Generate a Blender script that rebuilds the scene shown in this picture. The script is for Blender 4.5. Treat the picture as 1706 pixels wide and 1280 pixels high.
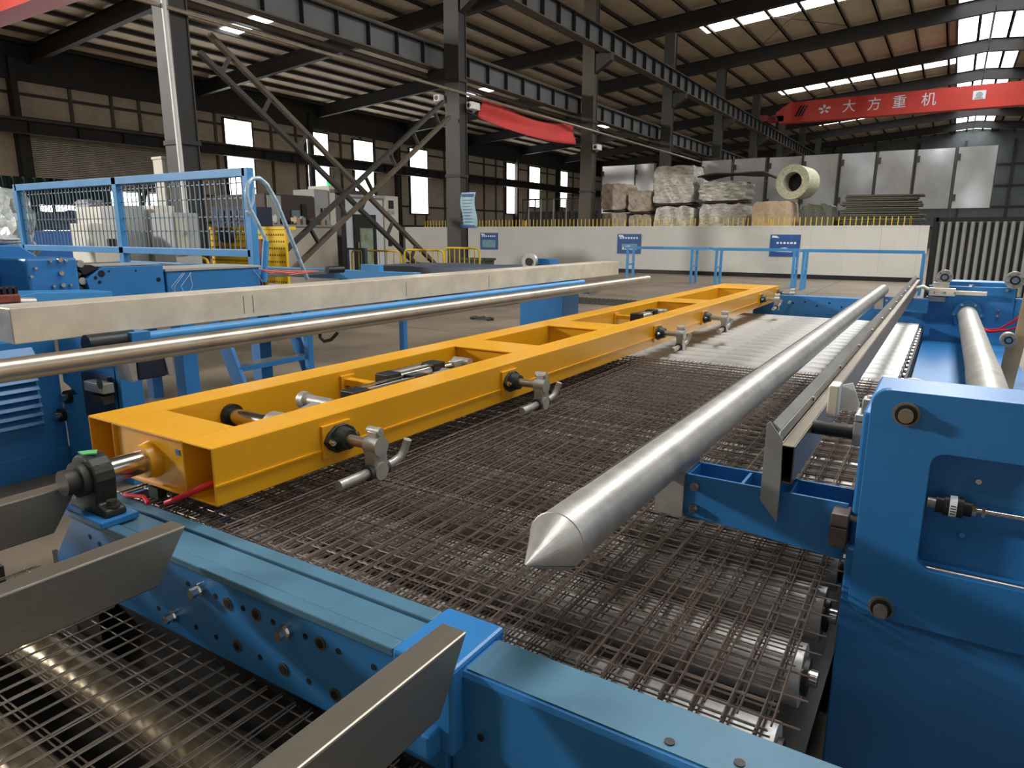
import bpy, bmesh, math, random
from mathutils import Vector, Matrix
random.seed(7)
scene = bpy.context.scene
for o in list(bpy.data.objects): bpy.data.objects.remove(o)
COL = scene.collection

# ------------------------------------------------------------------ camera
FPX, HEYE, HORY, VPX, ROLL = 1140.0, 1.6, 390.0, 1588.0, 0.0033
PITCH = math.atan((640-HORY)/FPX); YAW = math.atan((VPX-853)/math.hypot(FPX, 640-HORY))
_fh = Vector((-math.sin(YAW), math.cos(YAW), 0)); _r = Vector((math.cos(YAW), math.sin(YAW), 0)); _up = Vector((0,0,1))
CF = _fh*math.cos(PITCH) - _up*math.sin(PITCH); _u = _fh*math.sin(PITCH) + _up*math.cos(PITCH)
CR = _r*math.cos(ROLL) + _u*math.sin(ROLL); CU = _u*math.cos(ROLL) - _r*math.sin(ROLL)
EYE = Vector((0,0,HEYE))
cam = bpy.data.cameras.new('camera'); cam.sensor_fit = 'HORIZONTAL'; cam.sensor_width = 36; cam.lens = FPX/1706*36
cam.clip_start = .05; cam.clip_end = 400
camo = bpy.data.objects.new('camera', cam); COL.objects.link(camo)
m = Matrix((CR, CU, -CF)).transposed().to_4x4(); m.translation = EYE; camo.matrix_world = m
scene.camera = camo
def P(x, y, X=None, Y=None, z=None):
    """pixel of the photograph -> point on the plane X=, Y= or z= (metres)"""
    d = CF + CR*((x-853)/FPX) - CU*((y-640)/FPX)
    t = (z-HEYE)/d.z if z is not None else (X/d.x if X is not None else Y/d.y)
    return EYE + d*t

# ------------------------------------------------------------------ light and exposure
vs = scene.view_settings
vs.view_transform = 'Standard'; vs.look = 'None'; vs.gamma = 1; vs.use_curve_mapping = False; vs.exposure = 0.12
W = bpy.data.worlds.new('sky'); scene.world = W; W.use_nodes = True
W.node_tree.nodes['Background'].inputs[0].default_value = (.82,.91,1,1)
W.node_tree.nodes['Background'].inputs[1].default_value = 1.1
SKYLIGHT, WINDOW = 6.0, 6.0        # how bright the daylit panels are
def area(name, loc, size, power, rot=(0,0,0), col=(1,.98,.95)):
    l = bpy.data.lights.new(name, 'AREA'); l.shape = 'RECTANGLE'; l.size, l.size_y = size; l.energy = power; l.color = col
    o = bpy.data.objects.new(name, l); COL.objects.link(o); o.location = loc; o.rotation_euler = rot; return o
# daylight coming through the translucent roof sheets: left bay behind the camera, and the ridge
def aim(a, b): return (Vector(b)-Vector(a)).to_track_quat('-Z','Y').to_euler()
area('skylight_daylight_left_bay', (-31,-9,11.2), (2.6,2.6), 9500, aim((-31,-9,11.2),(-.5,1.5,.8)))
area('skylight_daylight_ridge', (0.5, 20.5, 13.0), (3.0, 40), 2700)

# ------------------------------------------------------------------ materials
def lin(c): return tuple(((v/255)/12.92 if v/255 <= .04045 else ((v/255+.055)/1.055)**2.4) for v in c)
MATS = {}
def mat(name, rgb, rough=.5, metal=0.0, var=.0, vs_=4.0, bump=0.0, bs=60.0, dark=None, emit=0, aniso=None, stretch=None, thr=None):
    if name in MATS: return MATS[name]
    m = bpy.data.materials.new(name); m.use_nodes = True; nt = m.node_tree; b = nt.nodes['Principled BSDF']
    c = lin(rgb); b.inputs['Base Color'].default_value = (*c,1); b.inputs['Roughness'].default_value = rough; b.inputs['Metallic'].default_value = metal
    if emit:
        b.inputs['Emission Color'].default_value = (*c,1); b.inputs['Emission Strength'].default_value = emit
    if var or bump:
        tc = nt.nodes.new('ShaderNodeTexCoord'); mp = nt.nodes.new('ShaderNodeMapping'); nt.links.new(tc.outputs['Object'], mp.inputs[0])
        if stretch: mp.inputs['Scale'].default_value = stretch
    if var:
        n = nt.nodes.new('ShaderNodeTexNoise'); n.inputs['Scale'].default_value = vs_; n.inputs['Detail'].default_value = 6; n.inputs['Roughness'].default_value = .62
        nt.links.new(mp.outputs[0], n.inputs['Vector'])
        r = nt.nodes.new('ShaderNodeValToRGB'); nt.links.new(n.outputs['Fac'], r.inputs[0])
        d = lin(dark) if dark else tuple(v*(1-var) for v in c)
        l = c if dark else tuple(min(1,v*(1+var*.6)) for v in c)
        r.color_ramp.elements[0].position, r.color_ramp.elements[1].position = thr or (.33,.66)
        r.color_ramp.elements[0].color = (*d,1); r.color_ramp.elements[1].color = (*l,1)
        nt.links.new(r.outputs[0], b.inputs['Base Color'])
        rr = nt.nodes.new('ShaderNodeMapRange'); rr.inputs[3].default_value = max(.03,rough-.08); rr.inputs[4].default_value = min(1,rough+.1)
        nt.links.new(n.outputs['Fac'], rr.inputs[0]); nt.links.new(rr.outputs[0], b.inputs['Roughness'])
    if bump:
        n2 = nt.nodes.new('ShaderNodeTexNoise'); n2.inputs['Scale'].default_value = bs; n2.inputs['Detail'].default_value = 4
        nt.links.new(mp.outputs[0], n2.inputs['Vector'])
        bp = nt.nodes.new('ShaderNodeBump'); bp.inputs['Strength'].default_value = bump; bp.inputs['Distance'].default_value = .02
        nt.links.new(n2.outputs['Fac'], bp.inputs['Height']); nt.links.new(bp.outputs[0], b.inputs['Normal'])
    MATS[name] = m; return m
def wave_mat(name, rgb, axis, scale, rough=.6, depth=.3, metal=0, var=.15, dark=None):
    """sheet with corrugation / plank seams in fine relief"""
    m = mat(name, rgb, rough, metal, var, 1.2, dark=dark); nt = m.node_tree; b = nt.nodes['Principled BSDF']
    tc = nt.nodes.new('ShaderNodeTexCoord'); w = nt.nodes.new('ShaderNodeTexWave'); w.bands_direction = axis; w.inputs['Scale'].default_value = scale
    nt.links.new(tc.outputs['Object'], w.inputs['Vector'])
    bp = nt.nodes.new('ShaderNodeBump'); bp.inputs['Strength'].default_value = depth; bp.inputs['Distance'].default_value = .05
    nt.links.new(w.outputs['Fac'], bp.inputs['Height']); nt.links.new(bp.outputs[0], b.inputs['Normal']); return m

BLUE = mat('blue_paint', (46,118,178), .36, 0, .10, 3, .04, 140)
BLUE2 = mat('blue_paint_lit_top', (74,116,138), .48, 0, .16, 5, .06, 90)  # blue paint with the dull look of lit top faces put into the colour
LBLUE = mat('light_blue_paint', (66,142,200), .4, 0, .08, 3)
YEL = mat('yellow_paint', (228,163,24), .3, 0, .07, 2, .03, 160)
GALV = mat('galvanised_steel', (182,179,172), .42, .6, .22, 9, .05, 60, stretch=(1,1,1))
ALU = mat('brushed_silver_beam', (242,230,206), .36, .45, .16, 3, .04, 220)
PIPE = mat('bare_steel_pipe', (186,174,156), .3, .75, .18, 5)
TUBEW = mat('galvanised_white_tube', (205,202,194), .42, .55, .16, 6)
CHAN = mat('folded_sheet_steel', (132,120,104), .38, .7, .18, 4, .03, 120)
ROLLER = mat('zinc_roller', (194,193,188), .34, .4, .2, 9, dark=(140,139,135), thr=(.25,.5), stretch=(.4,1,1))
DROLL = mat('dark_polished_roller', (150,136,112), .24, .8, .25, 5)
WIRE = mat('steel_wire', (136,122,112), .4, .75, .35, 6)
CHROME = mat('bright_steel', (205,203,198), .18, 1, .08, 8)
CAST = mat('dark_cast_iron', (52,56,50), .5, .5, .25, 20, .15, 90)
BLACK = mat('black_plastic', (20,20,22), .45, 0, .1, 12)
HOLE = mat('dark_hole', (8,9,11), .8)
STEELD = mat('dark_painted_steel', (58,55,50), .55, .1, .25, 2.5, .06, 30)
STEELB = mat('brown_black_steel', (46,42,39), .6, .1, .25, 1.5)
RUST = mat('dusty_brown_steel', (96,84,70), .6, .2, .3, 2.0)
RED = mat('red_crane_paint', (205,58,44), .5, 0, .1, 1.0)
BANNER = mat('red_banner_cloth', (214,70,66), .75, 0, .08, 2, .2, 6)
HOSE = mat('red_air_hose', (214,36,46), .35)
WHITE = mat('white_paint', (226,224,218), .5, 0, .06, 2)
CREAM = mat('cream_cabinet_paint', (214,208,192), .5, 0, .06, 3)
GREYP = mat('grey_paint', (168,168,164), .5, 0, .1, 3)
WALLW = wave_mat('white_wall_sheet', (206,203,194), 'X', 6, .55, .12, 0, .05)
CLAD = wave_mat('left_wall_cladding', (196,182,160), 'Z', 2.2, .65, .3, 0, .15)
ROOFM = wave_mat('roof_sheet', (216,198,170), 'Y', 2.2, .62, .35, 0, .12)
SHUT = mat('shutter_slat', (190,182,168), .5, .3, .1, 3)
FLOOR = None
SKYM = mat('translucent_roof_sheet', (244,250,255), .5, emit=SKYLIGHT)
WINM = mat('daylit_window_pane', (250,252,255), .5, emit=WINDOW)
FILM = mat('stretch_film_wrap', (176,172,160), .22, .1, .45, 5, .7, 9, stretch=(1,1,3))
FILM2 = mat('taupe_wrap', (164,148,128), .4, 0, .4, 5, .5, 10)
FILM3 = mat('beige_wrap', (192,168,136), .6, 0, .22, 5, .4, 10)
GREENM = mat('grey_green_mesh_pile', (92,94,80), .6, .2, .6, 26, .5, 60)
SHEETS = mat('dark_sheet_stack', (84,80,66), .6, .1, .4, 9, .3, 20, stretch=(.3,1,8))
STAIN = mat('polished_sheet_panel', (186,188,190), .3, .75, .12, 1.2, .10, 2.0)
GREEN = mat('dark_green_sheet', (22,54,46), .6, 0, .2, 3)
BROWNW = mat('brown_wood_crate', (70,48,40), .7, 0, .2, 4)
POST = mat('poster_blue', (40,84,150), .5, 0, .25, 3)
PWHITE = mat('poster_white', (225,232,236), .5)
PTEAL = mat('poster_picture', (120,160,170), .5, 0, .6, 14)
PAPER = mat('pale_blue_paper', (178,212,224), .6, 0, .05, 3)
BEIGE = mat('beige_board', (178,156,122), .6, 0, .15, 5)
CLEAR = mat('thin_plastic_film', (200,215,225), .15, 0, .3, 10, .5, 25)
OLIVE = mat('green_waste_bin', (44,56,40), .5, 0, .2, 5)
YRAIL = mat('yellow_barrier_paint', (224,186,40), .45, 0, .15, 6)
GLASS = mat('tinted_door_glass', (150,165,140), .08, .0, .4, 3)
MESHW = mat('top_wire', (116,100,90), .42, .7, .3, 8)
GREYB = mat('dull_blue_grey_mesh_pile', (96,104,120), .6, .2, .4, 30, .4, 50)

# ------------------------------------------------------------------ mesh helpers
class MB:
    def __init__(s): s.v, s.f, s.sm = [], [], []
    def add(s, vs, fs, smooth=False):
        k = len(s.v); s.v += [tuple(v) for v in vs]; s.f += [tuple(i+k for i in f) for f in fs]; s.sm += [smooth]*len(fs); return s
    def box(s, x0,x1,y0,y1,z0,z1):
        v = [(x,y,z) for z in (z0,z1) for y in (y0,y1) for x in (x0,x1)]
        return s.add(v, [(0,2,3,1),(4,5,7,6),(0,1,5,4),(2,6,7,3),(0,4,6,2),(1,3,7,5)])
    def hexa(s, a, b):      # two matching quads
        return s.add(list(a)+list(b), [(3,2,1,0),(4,5,6,7)]+[(i,(i+1)%4,4+(i+1)%4,4+i) for i in range(4)])
    def bar(s, p, q, w, h, up=(0,0,1)):
        p, q = Vector(p), Vector(q); d = (q-p).normalized(); u = Vector(up)
        if abs(d.dot(u)) > .98: u = Vector((0,1,0))
        r = d.cross(u).normalized(); u = r.cross(d).normalized(); r *= w/2; u *= h/2
        return s.hexa([p-r-u,p+r-u,p+r+u,p-r+u],[q-r-u,q+r-u,q+r+u,q-r+u])
    def ring(s, c, d, r, n, ph=0):
        d = Vector(d).normalized(); a = Vector((0,0,1)) if abs(d.z) < .9 else Vector((1,0,0))
        e = d.cross(a).normalized(); g = d.cross(e)
        return [Vector(c)+e*(r*math.cos(2*math.pi*i/n+ph))+g*(r*math.sin(2*math.pi*i/n+ph)) for i in range(n)]
    def cyl(s, p, q, r, n=16, r2=None, caps=True, ph=0):
        d = Vector(q)-Vector(p); A = s.ring(p,d,r,n,ph); B = s.ring(q,d,r if r2 is None else r2,n,ph)
        s.add(A+B, [(i,n+i,n+(i+1)%n,(i+1)%n) for i in range(n)], n > 6)
        if caps: s.add(A, [tuple(range(n))]); s.add(B, [tuple(reversed(range(n)))])
        return s
    def hexcyl(s, p, q, r): return s.cyl(p,q,r,6)
    def tube(s, pts, r, n=8, caps=True):
        pts = [Vector(p) for p in pts]; R = []
        for i,p in enumerate(pts):
            d = (pts[min(i+1,len(pts)-1)]-pts[max(i-1,0)]).normalized()
            if i == 0:
                a = Vector((0,0,1)) if abs(d.z) < .9 else Vector((1,0,0)); e = d.cross(a).normalized()
            else: e = (e - d*e.dot(d)).normalized()
            g = d.cross(e); R.append([p+e*(r*math.cos(2*math.pi*k/n))+g*(r*math.sin(2*math.pi*k/n)) for k in range(n)])
        v = [q for ring in R for q in ring]; f = [(i*n+k,(i+1)*n+k,(i+1)*n+(k+1)%n,i*n+(k+1)%n) for i in range(len(pts)-1) for k in range(n)]
        s.add(v, f, True)
        if caps: s.add(R[0], [tuple(range(n))]); s.add(R[-1], [tuple(reversed(range(n)))])
        return s
    def prism(s, poly, ax, a, b):   # poly of 2D points, extruded along axis ax from a to b
        def pt(u,v,w): return {'x':(w,u,v),'y':(u,w,v),'z':(u,v,w)}[ax]
        n = len(poly); A = [pt(u,v,a) for u,v in poly]; B = [pt(u,v,b) for u,v in poly]
        return s.add(A+B, [tuple(range(n)), tuple(reversed(range(n,2*n)))]+[(i,n+i,n+(i+1)%n,(i+1)%n) for i in range(n)])
    def tubebox(s, x0,x1,y0,y1,z0,z1,t):    # hollow rectangular tube along Y, open ends
        s.box(x0,x0+t,y0,y1,z0,z1); s.box(x1-t,x1,y0,y1,z0,z1); s.box(x0+t,x1-t,y0,y1,z1-t,z1); return s.box(x0+t,x1-t,y0,y1,z0,z0+t)
    def ibeam(s, p, q, w, h, tf, tw):
        p, q = Vector(p), Vector(q); u = Vector((0,0,1))
        s.bar(p+u*(h/2-tf/2), q+u*(h/2-tf/2), w, tf); s.bar(p-u*(h/2-tf/2), q-u*(h/2-tf/2), w, tf); return s.bar(p,q,tw,h-2*tf)
def wpos(o):
    v = Vector((0,0,0))
    while o is not None: v = v + o.location; o = o.parent
    return v
def build(mb, name, material, parent=None, bevel=0.0, at=None):
    me = bpy.data.meshes.new(name)
    org = wpos(parent) if at is None else Vector(at)
    me.from_pydata([tuple(Vector(v)-org) for v in mb.v], [], mb.f); me.update()
    me.polygons.foreach_set('use_smooth', mb.sm)
    bm = bmesh.new(); bm.from_mesh(me); bmesh.ops.recalc_face_normals(bm, faces=bm.faces); bm.to_mesh(me); bm.free()
    if any(mb.sm): me.set_sharp_from_angle(angle=math.radians(40))
    me.materials.append(material)
    o = bpy.data.objects.new(name, me); COL.objects.link(o); o.parent = parent
    if parent is None: o.location = org
    elif at is not None: o.location = org - wpos(parent)
    if bevel:
        b = o.modifiers.new('bevel','BEVEL'); b.width = bevel; b.segments = 2; b.limit_method = 'ANGLE'; b.angle_limit = math.radians(50); b.harden_normals = False
    return o
def tag(o, label, cat, group=None):
    o['label'] = label; o['category'] = cat
    if group: o['group'] = group
    return o
def thing(name, label, cat, loc=(0,0,0), group=None):
    o = bpy.data.objects.new(name, None); COL.objects.link(o); o.location = loc; o.empty_display_size = .1
    return tag(o, label, cat, group)
def struct(o, label=None):
    o['kind'] = 'structure'
    if label: o['label'] = label
    return o
def one(mb, name, material, label, cat, at, group=None, bevel=0):
    return tag(build(mb, name, material, None, bevel, at), label, cat, group)
def put(src, loc, parent, name=None):      # a copy sharing mesh data at world point loc
    c = src.copy(); c.parent = parent; c.location = Vector(loc) - wpos(parent); COL.objects.link(c); return c
def copy_tree(o, parent=None, loc=None):
    c = o.copy(); COL.objects.link(c); c.parent = parent
    if loc is not None: c.location = loc
    for ch in list(o.children): copy_tree(ch, c)
    return c
def bolt_proto(name, r, h, axis, material, parent, at):
    d = Vector(axis); a = Vector(at); mb = MB(); mb.cyl(a, a+d*(h*.3), r*1.35, 14); mb.hexcyl(a+d*(h*.3), a+d*h, r); return build(mb, name, material, parent, 0, at)

# ================================================================== THE HALL
COLX, WALLX, ENDY = -14.0, -41.5, 105.0
RY = [9.14+9.66*i for i in range(-2,11)]         # frame lines along the hall
def rz(X):                                        # underside of the rafters
    if X < COLX: return 12.1 + (X-COLX)*0.076
    if X < .5: return 12.1 + (X-COLX)*0.086
    return 12.1 + 14.5*.086 - (X-.5)*.086
# floor
m = mat('concrete_floor', (126,113,96), .5, 0, .28, .9, .05, 12); nt = m.node_tree; FLOOR = m
mb = MB(); mb.box(WALLX-.3, 22, -16, ENDY+.3, -.12, 0)
floor = struct(build(mb, 'floor', FLOOR, None, 0, (0,0,0)), 'worn grey-brown concrete factory floor')
mb = MB()
for x in (-33,-27,-21,-15,-9.5,-3.2,4): mb.box(x-.012,x+.012,-15,ENDY,.0,.0015)
for y in (3.1,9.1,15.1,21.1,27,33): mb.box(WALLX,20,y-.012,y+.012,.0,.0015)
build(mb, 'floor_joint', mat('floor_joint_filler',(84,76,66),.8), floor)
# roof
PUR = .2; RD = .8
def roofslab(x0, x1, dz0, dz1): 
    a = [(x0,-16,rz(x0+1e-6)+dz0),(x1,-16,rz(x1-1e-6)+dz0),(x1,ENDY,rz(x1-1e-6)+dz0),(x0,ENDY,rz(x0+1e-6)+dz0)]
    b = [(p[0],p[1],p[2]+dz1-dz0) for p in a]; return a, b
mb = MB()
for x0,x1 in ((WALLX,COLX),(COLX,.5),(.5,16)): mb.hexa(*roofslab(x0,x1,RD+PUR,RD+PUR+.06))
ceiling = struct(build(mb, 'ceiling', ROOFM, None, 0, (0,0,0)), 'beige sheet roof underside on dark rafters')
# skylights: daylit translucent sheets just under the roof sheet
def skylight(x0,x1,y0,y1):
    d = RD+PUR-.025
    mb = MB(); mb.hexa([(x0,y0,rz(x0)+d),(x1,y0,rz(x1)+d),(x1,y1,rz(x1)+d),(x0,y1,rz(x0)+d)],[(x0,y0,rz(x0)+d+.02),(x1,y0,rz(x1)+d+.02),(x1,y1,rz(x1)+d+.02),(x0,y1,rz(x0)+d+.02)])
    return build(mb, 'skylight', SKYM, ceiling)
skylight(-1.25,.46,.5,ENDY-.5); skylight(.54,2.3,.5,ENDY-.5)
for i,y in enumerate(RY):
    if i in (0,5,7,9): skylight(-13.6,-1.35,y+(3.4 if i<6 else 5.2),y+(4.8 if i<6 else 6.8))
    if i in (1,5,7,9): skylight(2.4,14,y+1.6,y+2.6)
# left bay patches at the places where the photo shows them
for (px_,py_,w,h) in ((414,40,1.6,1.1),):
    q = P(px_,py_,z=12.5)
    for _ in range(6): q = P(px_,py_,z=rz(q.x)+RD+PUR)
    skylight(q.x-w, q.x+w, q.y-h/2, q.y+h/2)
for (px_,py_,w,h) in ((800,152,1.5,1.2),(1003,211,1.6,1.6),):
    q = P(px_,py_,z=12.)
    for _ in range(6): q = P(px_,py_,z=rz(q.x)+RD+PUR)
    skylight(max(WALLX+1,q.x-w), q.x+w, q.y-h/2, q.y+h/2)
# purlins
def purlin(x, sx=.09):
    z = rz(x)+RD; mb = MB(); mb.box(x-sx/2,x+sx/2,-16,ENDY,z,z+PUR); mb.box(x-sx/2,x+sx*1.4,-16,ENDY,z-.0,z+.03); return build(mb,'purlin', RUST if x>COLX else STEELD, ceiling)
x = WALLX+.8
while x < 15.5:
    if abs(x-.5) > .45 and abs(x-COLX) > .3: purlin(x)
    x += 1.62
mb = MB(); mb.cyl((.5,-16,rz(.5)+RD-.1),(.5,ENDY,rz(.5)+RD-.1),.07,10); build(mb,'ridge_tie', GREYP, ceiling)
for xs in (-1.3,2.35):
    mb = MB(); mb.box(xs-.06,xs+.06,-16,ENDY,rz(xs)+RD-.05,rz(xs)+RD+PUR); build(mb,'purlin',STEELD,ceiling)
# rafters
for y in RY:
    mb = MB()
    for x0,x1,h in ((WALLX+.3,COLX,.8),(COLX,.5,.8),(.5,15.8,.8)):
        a = Vector((x0,y,rz(x0+1e-6)+h/2)); b = Vector((x1,y,rz(x1-1e-6)+h/2)); mb.ibeam(a,b,.3,h,.03,.03)
    build(mb,'rafter',STEELB,ceiling)
# thin tie rods crossing between rafters in the right-hand bay
for i in range(3,9,2):
    for sgn in (0,1):
        a,b = (-12,-6) if sgn else (-6,-12)
        mb = MB(); mb.tube([(a,RY[i],rz(a)+.7),(b,RY[i+1],rz(b)+.7)],.018,5); build(mb,'tie_rod',STEELB,ceiling)
# left wall
mb = MB(); mb.box(WALLX-.25,WALLX,-16,ENDY,0,11.05)
wall_left = struct(build(mb,'wall_left',CLAD,None,0,(WALLX,0,0)),'beige ribbed cladding of the far side wall')
mb = MB(); mb.box(WALLX,16.3,-16.3,-16,0,14.4); struct(build(mb,'wall_back',CLAD,None,0,(0,-16,0)),'cladding wall behind the camera')
mb = MB(); mb.box(16,16.3,-16,ENDY,0,7.0); struct(build(mb,'wall_right',CLAD,None,0,(16,0,0)),'unseen cladding wall of the right-hand bay, left open above to let sky light in')  # out of view, kept low so that sky light enters above it
mb = MB(); mb.box(WALLX,16.3,ENDY,ENDY+.3,0,14.4)
wall_end = struct(build(mb,'wall_end',mat('end_wall_sheet',(86,90,90),.6,0,.2,.6),None,0,(0,ENDY,0)),'dark grey end wall of the hall')
for xx in range(-40,20,5):
    mb = MB(); mb.box(xx-.12,xx+.12,ENDY-.25,ENDY,0,13); build(mb,'girt_post',STEELB,wall_end)
for zz in (2.5,5,7.5,10):
    mb = MB(); mb.box(WALLX,20,ENDY-.2,ENDY-.02,zz,zz+.2); build(mb,'girt_rail',STEELB,wall_end)
for y in RY[2:]:                                   # side wall columns and girts
    mb = MB(); mb.box(WALLX,WALLX+.55,y-1.1,y-.8,0,10.2); build(mb,'wall_column',STEELB,wall_left)
for k in range(0,40):
    y = -2+2.2*k+(.6 if k%3 else 0)
    if y>90: break
    mb = MB(); mb.box(WALLX,WALLX+.12,y,y+.16,0,10.4); build(mb,'wall_stud',RUST,wall_left)
for z in (2.2,3.9,8.5,):
    mb = MB(); mb.box(WALLX,WALLX+.1,-16,ENDY,z,z+.14); build(mb,'wall_girt',STEELD,wall_left)
mb = MB(); mb.box(WALLX,WALLX+.35,-16,ENDY,9.2,11.0); build(mb,'eave_beam',STEELB,wall_left)
# tall daylit windows of the side wall (pixel spans of the photograph, on the wall plane)
n = 0
for (xa,xb,ya,yb) in ((377,421,202,350),(511,546,222,345),(589,620,236,345),(682,710,250,356),(842,860,273,356),(880,897,279,345),(926,943,286,345)):
    n += 1
    a = P(xa,(ya+yb)/2,X=WALLX+.02); b = P(xb,(ya+yb)/2,X=WALLX+.02); zt = P((xa+xb)/2,ya,X=WALLX).z; zb = P((xa+xb)/2,yb,X=WALLX).z
    zb = max(zb,.9)
    mb = MB(); 
    for (u0,u1,v0,v1) in ((a.y-.1,a.y,zb,zt),(b.y,b.y+.1,zb,zt),(a.y-.1,b.y+.1,zt,zt+.1),(a.y-.1,b.y+.1,zb-.1,zb)): mb.box(WALLX,WALLX+.2,u0,u1,v0,v1)
    w = struct(build(mb,'window_%d'%n,STEELD,None,0,(WALLX,a.y,zb)))
    zs = [zb,zb+(zt-zb)*.34,zb+(zt-zb)*.66,zt]
    for k in range(3):
        mb = MB(); mb.box(WALLX+.13,WALLX+.16,a.y,b.y,zs[k]+.02,zs[k+1]-.02); build(mb,'pane',WINM,w)
# roller shutter door, open at the bottom
Yd0, Yd1 = P(50,260,X=WALLX).y, P(287,260,X=WALLX).y
zt, zm = P(170,228,X=WALLX).z, P(170,318,X=WALLX).z
mb = MB(); mb.box(WALLX,WALLX+.3,Yd0-.25,Yd0,0,zt); mb.box(WALLX,WALLX+.3,Yd1,Yd1+.25,0,zt); mb.box(WALLX,WALLX+.5,Yd0-.25,Yd1+.25,zt,zt+.5)
door = struct(build(mb,'door_1',STEELB,None,0,(WALLX,Yd0,0)),'grey roller shutter door half raised in the far side wall')
ns = 30
for k in range(ns):
    z0 = zm+(zt-zm)*k/ns; mb = MB(); h=(zt-zm)/ns
    mb.prism([(WALLX+.10,z0),(WALLX+.17,z0+h*.2),(WALLX+.17,z0+h*.7),(WALLX+.10,z0+h*.97)],'y',Yd0,Yd1); build(mb,'slat',SHUT,door)
mb = MB(); mb.box(WALLX+.02,WALLX+.06,Yd0,Yd1,.0,zm); build(mb,'daylight_opening',WINM,door)
# crane runway on the side wall and dark band
def girder(name, label, X, z0, z1, w, step, material, y0=-16, y1=ENDY-2, stiff=None):
    t = thing(name, label, 'crane girder', (X,y0,z0))
    mb = MB(); mb.box(X-w/2,X+w/2,y0,y1,z1-.04,z1); build(mb,'top_flange',material,t)
    mb = MB(); mb.box(X-w/2,X+w/2,y0,y1,z0,z0+.04); build(mb,'bottom_flange',RUST if stiff else material,t)
    mb = MB(); mb.box(X-.02,X+.02,y0,y1,z0+.04,z1-.04); build(mb,'web',stiff or material,t)
    mb = MB(); mb.box(X-.04,X+.04,y0,y1,z1,z1+.12); build(mb,'crane_rail',RUST,t)
    pr = None; y = y0+.4
    while y < min(y1,85):
        if pr is None:
            mb = MB(); mb.box(X-w/2+.02,X+w/2-.02,y-.012,y+.012,z0+.04,z1-.04); pr = build(mb,'stiffener',STEELB,t,0,(X,y,z0))
        else: put(pr,(X,y,z0),t)
        y += step
    return t
GWEB = mat('girder_web_grey', (96,98,98), .55, .1, .2, 1)
girder('crane_girder','dark crane girder along the far side wall above the windows',WALLX+1.0,6.5,7.15,.4,2.4,STEELB)
girder('crane_girder','lower crane girder with grey web beside the column row',-14.75,6.75,7.45,.36,1.2,STEELB,stiff=GWEB)
girder('crane_girder','higher crane girder carrying the red bridge crane',-13.25,9.05,9.85,.42,1.2,STEELB,stiff=GWEB)
# columns
def column(y, label, dark=True):
    t = thing('steel_column', label, 'column', (COLX,y,0), 'columns between the two bays')
    mb = MB(); mb.box(COLX-.28,COLX+.28,y-.21,y-.18,0,rz(COLX)); mb.box(COLX-.28,COLX+.28,y+.18,y+.21,0,rz(COLX)); build(mb,'flange',mat('brown_column_paint',(84,74,62),.6,.1,.3,2) if not dark else STEELD,t)
    mb = MB(); mb.box(COLX-.25,COLX+.25,y-.18,y+.18,0,rz(COLX)); build(mb,'web',STEELD if not dark else STEELB,t)
    mb = MB(); mb.box(COLX-.45,COLX+.45,y-.35,y+.35,0,.04); build(mb,'base_plate',STEELB,t)
    mb = MB(); mb.prism([(COLX+.27,9.05),(COLX+1.0,9.05),(COLX+1.0,8.75),(COLX+.27,8.3)],'y',y-.15,y+.15); build(mb,'bracket',STEELB,t)
    mb = MB(); mb.prism([(COLX-.27,6.75),(COLX-1.0,6.75),(COLX-1.0,6.5),(COLX-.27,6.1)],'y',y-.15,y+.15); build(mb,'bracket',STEELB,t)
    for zc in (3.4,6.3,9.6):
        mb = MB(); mb.box(COLX-.30,COLX+.30,y-.24,y+.24,zc,zc+.09); build(mb,'collar',STEELB,t)
    return t
labs = {2:'dark steel column beside the white downpipe',3:'dark steel column with the pale blue notice on it',4:'brown steel column at the end of the red banner, behind the white wall'}
for i,y in enumerate(RY[:11]): column(y, labs.get(i,'dark steel column far along the column row' if i>4 else 'dark steel column of the row, close to the machine hall entrance'), i != 4)
# service pipes on the column row
mb = MB(); mb.cyl((-13.66,-15.9,5.95),(-13.66,95,5.95),.045,8)
one(mb,'service_pipe',PIPE,'thin bare steel service pipe strung along the columns below the girders','pipe',(-13.66,0,5.95))
mb = MB(); mb.cyl((-15.1,-15.9,6.62),(-15.1,95,6.62),.08,8)
one(mb,'service_pipe',RUST,'thicker dusty brown pipe under the lower crane girder','pipe',(-15.1,0,6.62))
# white downpipe and trunking at the nearest visible column
mb = MB(); a = P(268,0,Y=8.7); b = P(302,290,Y=8.7); mb.tube([(a.x,8.75,12),(a.x,8.75,a.z),((a.x+b.x)/2-.02,8.75,(a.z+b.z)/2),(b.x,8.75,0)],.05,10)
one(mb,'downpipe',WHITE,'white plastic downpipe standing in front of the dark column','downpipe',(b.x,8.75,0))
mb = MB(); c = P(288,262,Y=9.2); mb.box(c.x-.36,c.x-.02,8.95,9.35,0,c.z); mb.box(c.x-.38,c.x,8.93,9.37,c.z-.06,c.z)
one(mb,'cable_trunking',CREAM,'white cable trunking box behind the downpipe','trunking',(c.x-.2,9.15,0),bevel=.01)
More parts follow.
